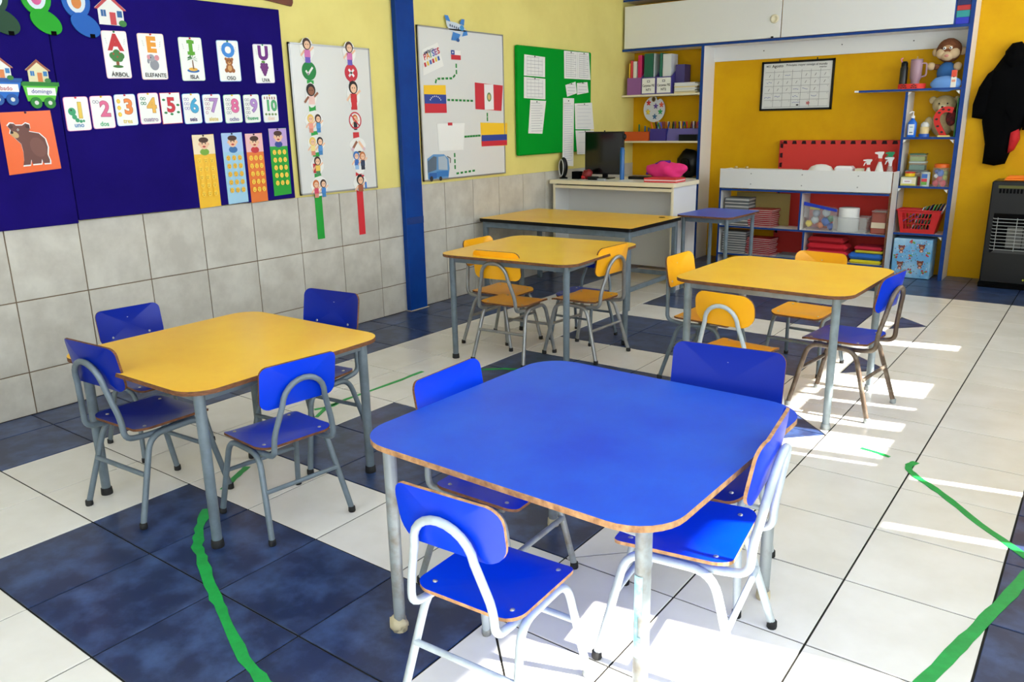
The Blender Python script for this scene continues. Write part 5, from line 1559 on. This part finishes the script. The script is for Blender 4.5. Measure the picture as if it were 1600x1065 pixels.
tubm = tray('clear_tub', 2.622, 2.948, 7.185, 7.425, .4505, .150, (210, 210, 208), 'translucent tub holding a paper roll in the upper right bay', 'tub')
for ch in tubm.children:
    ch.data.materials.clear(); ch.data.materials.append(FROST)
MB().tube([(-.166, -.123, .150), (.166, -.123, .150), (.166, .123, .150), (-.166, .123, .150), (-.166, -.123, .150)], .005, FROST, 6).build('rim', tubm)
e = empty('food_container', (3.055, 7.29, .4505), label='clear container with reddish content and a paper label, at the right of the upper bay', cat='container')
MB().box(-.07, -.09, 0, .07, .09, .215, mat('reddish_plastic', (170, 96, 84), .3, alpha=.75), ch=.012).build('body', e)
MB().box(-.074, -.094, .216, .074, .094, .232, FROST, ch=.006).build('lid', e)
MB().box(-.066, -.087, .006, .066, .087, .07, flat((176, 60, 40))).build('content', e)
o = MB().box(-.066, -.093, .06, .066, -.091, .115, flat((220, 206, 180))).build('paper_label', e)
# folded fabrics in the lower right bay
def fabric(x0, x1, z0, z1, c, lab, y0=7.175, y1=7.42, rz=0.0):
    m = mat('fabric_%d_%d_%d' % c, c, .85, bump=.5, bscale=25)
    mb = MB(); w, d, h = (x1 - x0), (y1 - y0), (z1 - z0)
    mb.box(-w / 2, -d / 2, 0, w / 2, d / 2, h, m, ch=h * .42)
    return mb.build('folded_fabric', loc=((x0 + x1) / 2, (y0 + y1) / 2, z0), rz=rz, label=lab, cat='fabric', group='folded fabrics in the lower right bay')
fabric(2.365, 2.790, .1455, .190, (190, 24, 74), 'magenta-red folded fabric at the bottom left of the lower right bay')
fabric(2.360, 2.790, .1905, .250, (206, 30, 60), 'bright red folded fabric, second from the bottom')
fabric(2.370, 2.780, .2505, .320, (200, 24, 44), 'thick red folded fabric, second from the top', rz=.03)
fabric(2.380, 2.750, .3205, .385, (176, 20, 34), 'dark red folded fabric on top of the red pile', rz=-.03)
fabric(2.815, 3.120, .1455, .182, (226, 210, 30), 'yellow folded fabric under the blue one')
fabric(2.795, 3.130, .1825, .252, (40, 110, 210), 'blue folded fabric in the lower right bay')
fabric(2.860, 3.130, .2525, .280, (196, 190, 40), 'thin yellow-green folded fabric on the blue one', rz=.02)
fabric(2.850, 3.125, .2805, .318, (190, 30, 60), 'dark pink folded fabric on top at the right', rz=-.03)

# things on top of the low bookshelf, behind its parapet
TZ = .8525
MB().lathe([(.145, 0), (.150, .10), (.140, .19), (.10, .245), (.05, .265), (0, .27)], flat((236, 236, 232), .3), n=26, sy=.8).build('white_basin', loc=(2.425, 7.305, TZ), label='white plastic basin upside down on the low bookshelf', cat='basin')
boxthing('wipes_pack', 2.585, 7.22, TZ, 2.76, 7.38, 1.045, flat((226, 228, 230), .3), 'white pack lying under another on the low bookshelf', 'pack', 'white packs on the bookshelf', ch=.01)
boxthing('wipes_pack', 2.575, 7.22, 1.0455, 2.75, 7.38, 1.108, flat((238, 238, 240), .25), 'white pack on top, beside the white basin', 'pack', 'white packs on the bookshelf', ch=.02, rz=.04)
boxthing('small_carton_pack', 2.785, 7.20, TZ, 2.855, 7.30, 1.088, flat((220, 216, 190), .5), 'small pale carton beside the first spray bottle', 'box')
def spray(x, y, body, neck, head, trig, h, lab, grp='spray bottles on the bookshelf', w=.040, clear=False):
    e = empty('spray_bottle', (x, y, TZ), PI * .5, lab, 'spray bottle', grp)
    e.rotation_euler = (0, 0, 0)
    bm_ = CLEAR if clear else flat(body, .3)
    MB().lathe([(w, 0), (w * 1.04, .01), (w * 1.0, h * .45), (w * .55, h * .66), (w * .34, h * .74), (w * .34, h * .78)], bm_, n=18, sy=.75).build('body', e)
    MB().lathe([(w * .42, h * .76), (w * .42, h * .84)], flat(neck, .4), n=14).build('collar', e)
    hd = MB().prism([(-.016, h * .84), (.014, h * .84), (.016, h * .90), (.030, h * .97), (.026, h), (-.020, h), (-.052, h * .985), (-.052, h * .955), (-.022, h * .93)], (Vector((0, -.010, 0)), X, Z, -Y), -.020, 0, flat(head, .35)).build('head', e)
    MB().prism([(-.020, h * .93), (-.040, h * .90), (-.050, h * .80), (-.043, h * .80), (-.030, h * .88), (-.012, h * .90)], (Vector((0, -.004, 0)), X, Z, -Y), -.008, 0, flat(trig, .35)).build('trigger', e)
    return e
spray(2.895, 7.27, (236, 236, 234), (206, 40, 40), (238, 238, 236), (238, 238, 236), .325, 'small white spray bottle with a red collar, left of the three')
spray(3.000, 7.26, (238, 238, 236), (214, 60, 40), (238, 238, 236), (206, 40, 50), .400, 'white spray bottle with red collar and red trigger', w=.048)
spray(3.075, 7.36, (210, 220, 220), (20, 140, 90), (16, 140, 90), (16, 140, 90), .395, 'spray bottle with a green head behind the white ones', clear=True)
spray(3.105, 7.22, (220, 224, 230), (226, 226, 228), (222, 224, 228), (222, 224, 228), .350, 'clear spray bottle with a white head at the right end', clear=True, w=.036)
for x, lab in ((1.56, 'small wooden peg on the left of the bookshelf top'), (1.68, 'second wooden peg on the bookshelf top')):
    MB().box(-.03, -.008, 0, .03, .008, .225, flat((200, 170, 110))).tube([(-.0, 0, .225), (.0, 0, .24)], .016, flat((206, 180, 120)), 10).build('wooden_peg', loc=(x, 7.19, TZ), label=lab, cat='peg', group='pegs on the bookshelf top')
boxthing('paper_stack', 1.42, 7.20, TZ, 2.20, 7.42, 1.060, flat((222, 220, 210)), 'long pale sheets lying behind the parapet', 'paper')

# ================================================================ CALENDAR
cal = empty('wall_calendar', (1.975, YBK - .001, 1.925), label='black-framed monthly whiteboard calendar on the ochre wall', cat='calendar')
CWd, CHt = .775, .515
MB().box(-CWd / 2 + .018, -.012, -CHt / 2 + .018, CWd / 2 - .018, -.004, CHt / 2 - .018, WHITEBOARD).build('panel', cal)
for a_, b_, c_, d_ in ((-CWd / 2, -CHt / 2, CWd / 2, -CHt / 2 + .022), (-CWd / 2, CHt / 2 - .022, CWd / 2, CHt / 2), (-CWd / 2, -CHt / 2, -CWd / 2 + .022, CHt / 2), (CWd / 2 - .022, -CHt / 2, CWd / 2, CHt / 2)):
    MB().box(a_, -.022, b_, c_, -.001, d_, BLACK).build('frame_rail', cal)
a = Art((0, -.012, 0), X, Z, -Y)
gx = [-.345 + .69 * i / 7 for i in range(8)]; gz = [.145 - .365 * j / 5 for j in range(6)]
for x in gx[1:-1]:
    a.line(x, gz[-1], x, gz[0] + .02, .003, (90, 92, 96))
for z in gz:
    a.line(gx[0], z, gx[-1], z, .003, (110, 112, 116))
a.text('MES', -.315, .208, .020, (60, 60, 64), .01); a.text('Agosto', -.215, .204, .030, (20, 22, 26), .02, rot=.03)
a.text('Principito mayor consigo el mundo', .095, .207, .022, (24, 26, 30), .015, wmax=.43, rot=-.01); a.text('interior', .27, .180, .018, (24, 26, 30), .015)
rnd = random.Random(11)
for j in range(5):
    for i in range(7):
        cx_, cz_ = (gx[i] + gx[i + 1]) / 2, (gz[j] + gz[j + 1]) / 2
        a.text(str((j * 7 + i - 2)) if 0 < j * 7 + i - 2 <= 31 else '', cx_ + .036, cz_ + .024, .009, (90, 90, 94)) if 0 < j * 7 + i - 2 <= 31 else None
        k = rnd.random()
        if j < 3 and k < .75:
            a.line(cx_ - .006, cz_ - .014, cx_ + .008, cz_ + .012, .004, (30, 32, 40))
        if k > .8:
            for q in range(3):
                a.line(cx_ - .03 + .02 * q, cz_ + rnd.uniform(-.008, .008), cx_ - .012 + .02 * q, cz_ + rnd.uniform(-.008, .008), .004, (40, 60, 150))
for q in range(4):
    a.line(gx[0] + .01 + .018 * q, gz[4] - .0 + .010 * (q % 2) + .02, gx[0] + .022 + .018 * q, gz[4] + .035 - .008 * (q % 2), .005, (40, 60, 160))
for q in range(5):
    t = 2 * PI * q / 5
    a.line(.02 + .12 + .022 * math.cos(t), -.185 + .020 * math.sin(t), .02 + .12 + .022 * math.cos(t + 2.51), -.185 + .020 * math.sin(t + 2.51), .004, (214, 60, 60))
for q in range(6):
    a.line(.0 + .014 * q - .03, -.175, .012 + .014 * q - .03, -.180 + .006 * (q % 2), .004, (40, 60, 160))
a.rect(.03, -.203, .026, .014, (20, 20, 24)); a.build(parent=cal)
for x in (-.2, .2):
    MB().tube([(x, -.003, CHt / 2), (x, -.003, CHt / 2 + .02)], .006, BLACK, 6).build('hanger', cal)

# ================================================================ WHITE DESK and what stands on it
dk = empty('desk', (0, 0, 0), label='white desk with cream edges in front of the shelving, behind the long yellow table', cat='desk')
DX0, DX1, DY0, DY1, DH = .040, 1.500, 5.800, 6.385, 1.0
mb = MB(); plate(mb, rrect(DX1 - DX0, DY1 - DY0, .02, 3), .040, lambda x, y: 0, WHITE_LAM, CREAM_LAM, (Vector(((DX0 + DX1) / 2, (DY0 + DY1) / 2, DH - .02)), X, Y, Z), rings=(1.0, .995, .5)); mb.build('desktop', dk)
def db(name, x0, y0, z0, x1, y1, z1, m=WHITE_LAM):
    return MB().box(x0, y0, z0, x1, y1, z1, m, ch=.002).build(name, dk)
db('side_panel', DX0 + .04, DY0 + .04, 0, DX0 + .06, DY1 - .02, DH - .045)
db('side_panel', DX1 - .045, DY0 + .04, 0, DX1 - .025, DY1 - .02, DH - .045)
db('front_stile', DX0 + .035, DY0 + .028, 0, DX0 + .062, DY0 + .040, DH - .045, CREAM_LAM)
db('front_stile', DX1 - .047, DY0 + .028, 0, DX1 - .022, DY0 + .040, DH - .045, CREAM_LAM)
db('front_rail', DX0 + .062, DY0 + .028, DH - .085, DX1 - .047, DY0 + .046, DH - .055, CREAM_LAM)
db('painted_gap_shade', DX0 + .062, DY0 + .05, DH - .054, DX1 - .047, DY0 + .06, DH - .041, BLACK_MATT)  # black strip painting in the shade beneath the desktop
db('modesty_panel', DX0 + .06, DY0 + .30, .12, DX1 - .045, DY0 + .318, DH - .041, mat('grey_melamine', (206, 204, 198), .5))

sp = empty('speaker', (.10, 6.00, DH), label='upright black speaker with a silver ring at the left end of the desk', cat='speaker')
MB().ell((0, 0, .118), (.044, .05, .108), BLACK, 18, 12).build('body', sp)
MB().tube([(.028 * math.cos(t), -.049, .118 + .085 * math.sin(t)) for t in [2 * PI * i / 24 for i in range(24)]], .005, flat((200, 200, 200), .25), 6, closed=True).build('silver_ring', sp)
MB().lathe([(.045, 0), (.045, .012), (.02, .02)], BLACK, n=16).build('foot', sp)
boxthing('black_cube_box', .215, 5.98, DH, .300, 6.07, 1.078, BLACK_MATT, 'small black box on the desk beside the speaker', 'box')
MB().ell((0, 0, .05), (.055, .05, .05), flat((130, 20, 26), .5), 12, 8, lambda p: 1 + .2 * math.sin(7 * p.x + 6 * p.z)).ell((-.03, -.03, .022), (.028, .02, .024), flat((206, 30, 36), .5), 8, 6).build('red_pouch', loc=(.385, 6.02, DH), label='crumpled red pouch on the desk before the monitor', cat='pouch')
MB().tube(fillet([(-.08, 0, .015), (-.03, .03, .05), (.03, -.03, .075), (.06, .02, .03), (.09, -.01, .02)], .03), .007, flat((90, 92, 70)), 8).build('coiled_cord', loc=(.38, 6.0, DH + .035), label='coiled cord tangled by the red pouch', cat='cord') if False else None
MB().box(-.06, -.03, 0, .06, .03, .035, BLACK, ch=.01).build('black_adapter', loc=(.50, 5.95, DH), label='flat black adapter on the desk before the monitor', cat='adapter')
MB().box(-.045, -.02, 0, .045, .02, .018, flat((160, 162, 165)), ch=.004).build('stapler', loc=(.615, 5.93, DH), label='small grey stapler on the desk before the monitor', cat='stapler')
mo = empty('monitor', (.510, 6.16, DH), 0.0, 'black computer monitor standing on the desk', 'monitor')
mo.rotation_euler = (0, 0, .06)
MB().box(-.225, -.018, .045, .225, .018, .485, BLACK, ch=.006).build('screen_body', mo)
MB().box(-.212, -.0195, .062, .212, -.0182, .472, mat('dark_screen', (10, 11, 11), .12)).build('screen', mo)
MB().box(-.09, -.07, 0, .09, .09, .012, BLACK, ch=.004).build('foot', mo)
MB().box(-.03, .018, .01, .03, .035, .2, BLACK).build('stand', mo)
MB().tube([(0, 0, .485), (0, 0, .497)], .008, BLACK, 8).build('webcam_clip', mo)
MB().ell((.230, 0, .43), (.022, .02, .032), BLACK, 10, 8).build('side_knob', mo)
MB().lathe([(.024, 0), (.024, .30), (.020, .31), (.020, .325), (.0, .325)], flat((16, 92, 160), .3), n=20).build('blue_cylinder', loc=(.770, 6.08, DH), label='tall slim blue cylinder standing right of the monitor', cat='bottle')
boxthing('black_keyboard', .79, 6.17, DH, 1.14, 6.30, 1.030, BLACK, 'flat black tray on the desk behind the blue cylinder', 'tray', ch=.006)
pb = MB().ell((0, 0, .075), (.215, .11, .085), mat('pink_cloth', (236, 50, 130), .85, col2=(222, 40, 118), scale=8, bump=.5, bscale=20), 26, 14, lambda p: 1 + .10 * math.sin(7 * p.x + 3 * p.z) + .07 * math.sin(11 * p.x - 6 * p.y)).build('pink_bag', loc=(1.185, 6.25, DH + .022), label='crumpled bright pink cloth bag on the desk', cat='bag')
MB().tube([(-.20, -.03, .03), (-.16, -.03, .10), (-.05, -.02, .155), (.05, -.01, .158)], .016, flat((100, 30, 140), .7), 8).build('purple_strap', pb)
rb_ = book(1.300, 5.99, DH + .0005, .34, .23, .040, flat((206, 44, 44), .45), flat((236, 206, 206)), .02, 'thick red book lying at the right front of the desk', None, 'red_book')
rb_['category'] = 'book'
boxthing('white_sheet', .82, 5.95, DH + .0005, .93, 6.02, DH + .006, PAPER, 'small white crumpled sheet on the desk', 'paper')

# ================================================================ JACKET on the wall
JB = mat('black_cloth', (7, 7, 8), .95, bump=.6, bscale=30, spec=.05)
jk = empty('jacket', (3.93, 7.70, 1.66), label='black jacket hanging on the ochre wall above the heater', cat='jacket')
def slab(name, prof, m, parent, depth=.07, lean=0.0):
    """soft cloth volume: outline loft with a bulging front"""
    mb = MB(); k = len(prof)
    cx = sum(p[0] for p in prof) / k; cz = sum(p[1] for p in prof) / k
    vs = []
    levels = ((1.0, 0.0), (.97, -.35), (.85, -.75), (.55, -1.0), (.0, -1.05))
    for s_, d_ in levels:
        for i, (x, z) in enumerate(prof):
            w = .010 * math.sin(x * 60) * (1 - s_)
            vs.append((cx + (x - cx) * s_, d_ * depth + w, cz + (z - cz) * s_))
    fs = []
    for l in range(len(levels) - 1):
        for i in range(k):
            j = (i + 1) % k
            fs.append((l * k + i, l * k + j, (l + 1) * k + j, (l + 1) * k + i))
    mb.add(vs, fs, m, True)
    return mb.build(name, parent)
slab('body', [(-.03, .47), (.05, .49), (.13, .46), (.22, .38), (.25, .15), (.24, -.05), (.17, -.24), (.13, -.38), (.09, -.53), (0, -.55), (-.10, -.53), (-.10, -.35), (-.15, -.14), (-.15, .12), (-.13, .30)], JB, jk, .10)
slab('sleeve', [(-.10, .34), (-.05, .30), (-.08, .10), (-.10, -.08), (-.13, -.12), (-.24, -.10), (-.245, .02), (-.21, .18), (-.15, .30)], JB, jk, .08)
slab('sleeve', [(.16, .40), (.23, .36), (.28, .15), (.30, -.05), (.29, -.22), (.19, -.22), (.18, .0), (.16, .2)], JB, jk, .08)
slab('hood', [(-.03, .49), (.02, .56), (.09, .57), (.15, .50), (.12, .36), (.04, .32), (-.03, .38)], JB, jk, .13)
slab('red_lining', [(.10, -.22), (.170, -.20), (.185, -.30), (.15, -.40), (.10, -.44)], flat((190, 20, 30), .8), jk, .105)
MB().lathe([(.02, 0), (.008, .01), (.008, .05), (.016, .06)], BLACK, n=10).build('coat_hook', loc=(3.99, YBK, 2.16), label='black coat hook behind the jacket', cat='hook').rotation_euler = (PI / 2, 0, 0)

# ================================================================ GAS HEATER
ht = empty('gas_heater', (4.235, 7.305, 0), 0.0, 'tall black gas heater with wire grille against the ochre wall', 'heater')
HB_ = mat('black_steel', (10, 11, 12), .3, spec=.35)
MB().box(-.255, .0, .045, .255, .36, .995, HB_, ch=.012).build('housing', ht)
MB().box(-.262, -.008, 0, .262, .365, .05, BLACK_MATT, ch=.006).build('base', ht)
MB().box(-.205, -.004, .335, .205, .0, .700, BLACK_MATT).build('recess', ht)
for i in range(10):
    z = .370 + .0315 * i
    MB().tube(fillet([(-.205, -.002, z), (-.198, -.035, z), (.198, -.035, z), (.205, -.002, z)], .012, 3), .0035, flat((170, 172, 172), .3), 6).build('grille_bar', ht)
for x in (-.165, -.01, .145):
    MB().tube([(x, -.038, .36), (x, -.038, .665)], .003, flat((170, 172, 172), .3), 6).build('grille_bar', ht)
for i, x in enumerate((-.02, .11)):
    MB().box(x - .062, -.012, .385, x + .062, -.0045, .575, flat((112, 112, 108), .7), ch=.002).build('ceramic_plate', ht)
MB().prism([(-.19, .335), (.19, .335), (.16, .365), (-.16, .365)], (Vector((0, -.010, 0)), X, Z, -Y), -.012, 0, flat((60, 60, 60), .4)).build('reflector', ht)
for i in range(14):
    MB().box(-.19 + .028 * i, -.002, .885, -.172 + .028 * i, .0005, .925, BLACK_MATT).build('vent_slot', ht)
MB().box(-.2, -.003, .930, .2, .0, .955, flat((84, 84, 20), .5)).build('marking_strip', ht)
MB().tube([(.10, -.001, .095), (.10, -.010, .095)], .008, flat((200, 200, 60)), 10).build('indicator', ht)
MB().box(-.20, -.15, 0, .22, .15, .020, mat('orange_cloth', (246, 130, 26), .8, bump=.4, bscale=30), ch=.008).box(-.19, -.14, .0205, .20, .14, .034, _mats['orange_cloth'], ch=.006).build('orange_cloth', loc=(4.270, 7.47, .996), label='folded orange cloth on top of the black heater', cat='cloth')
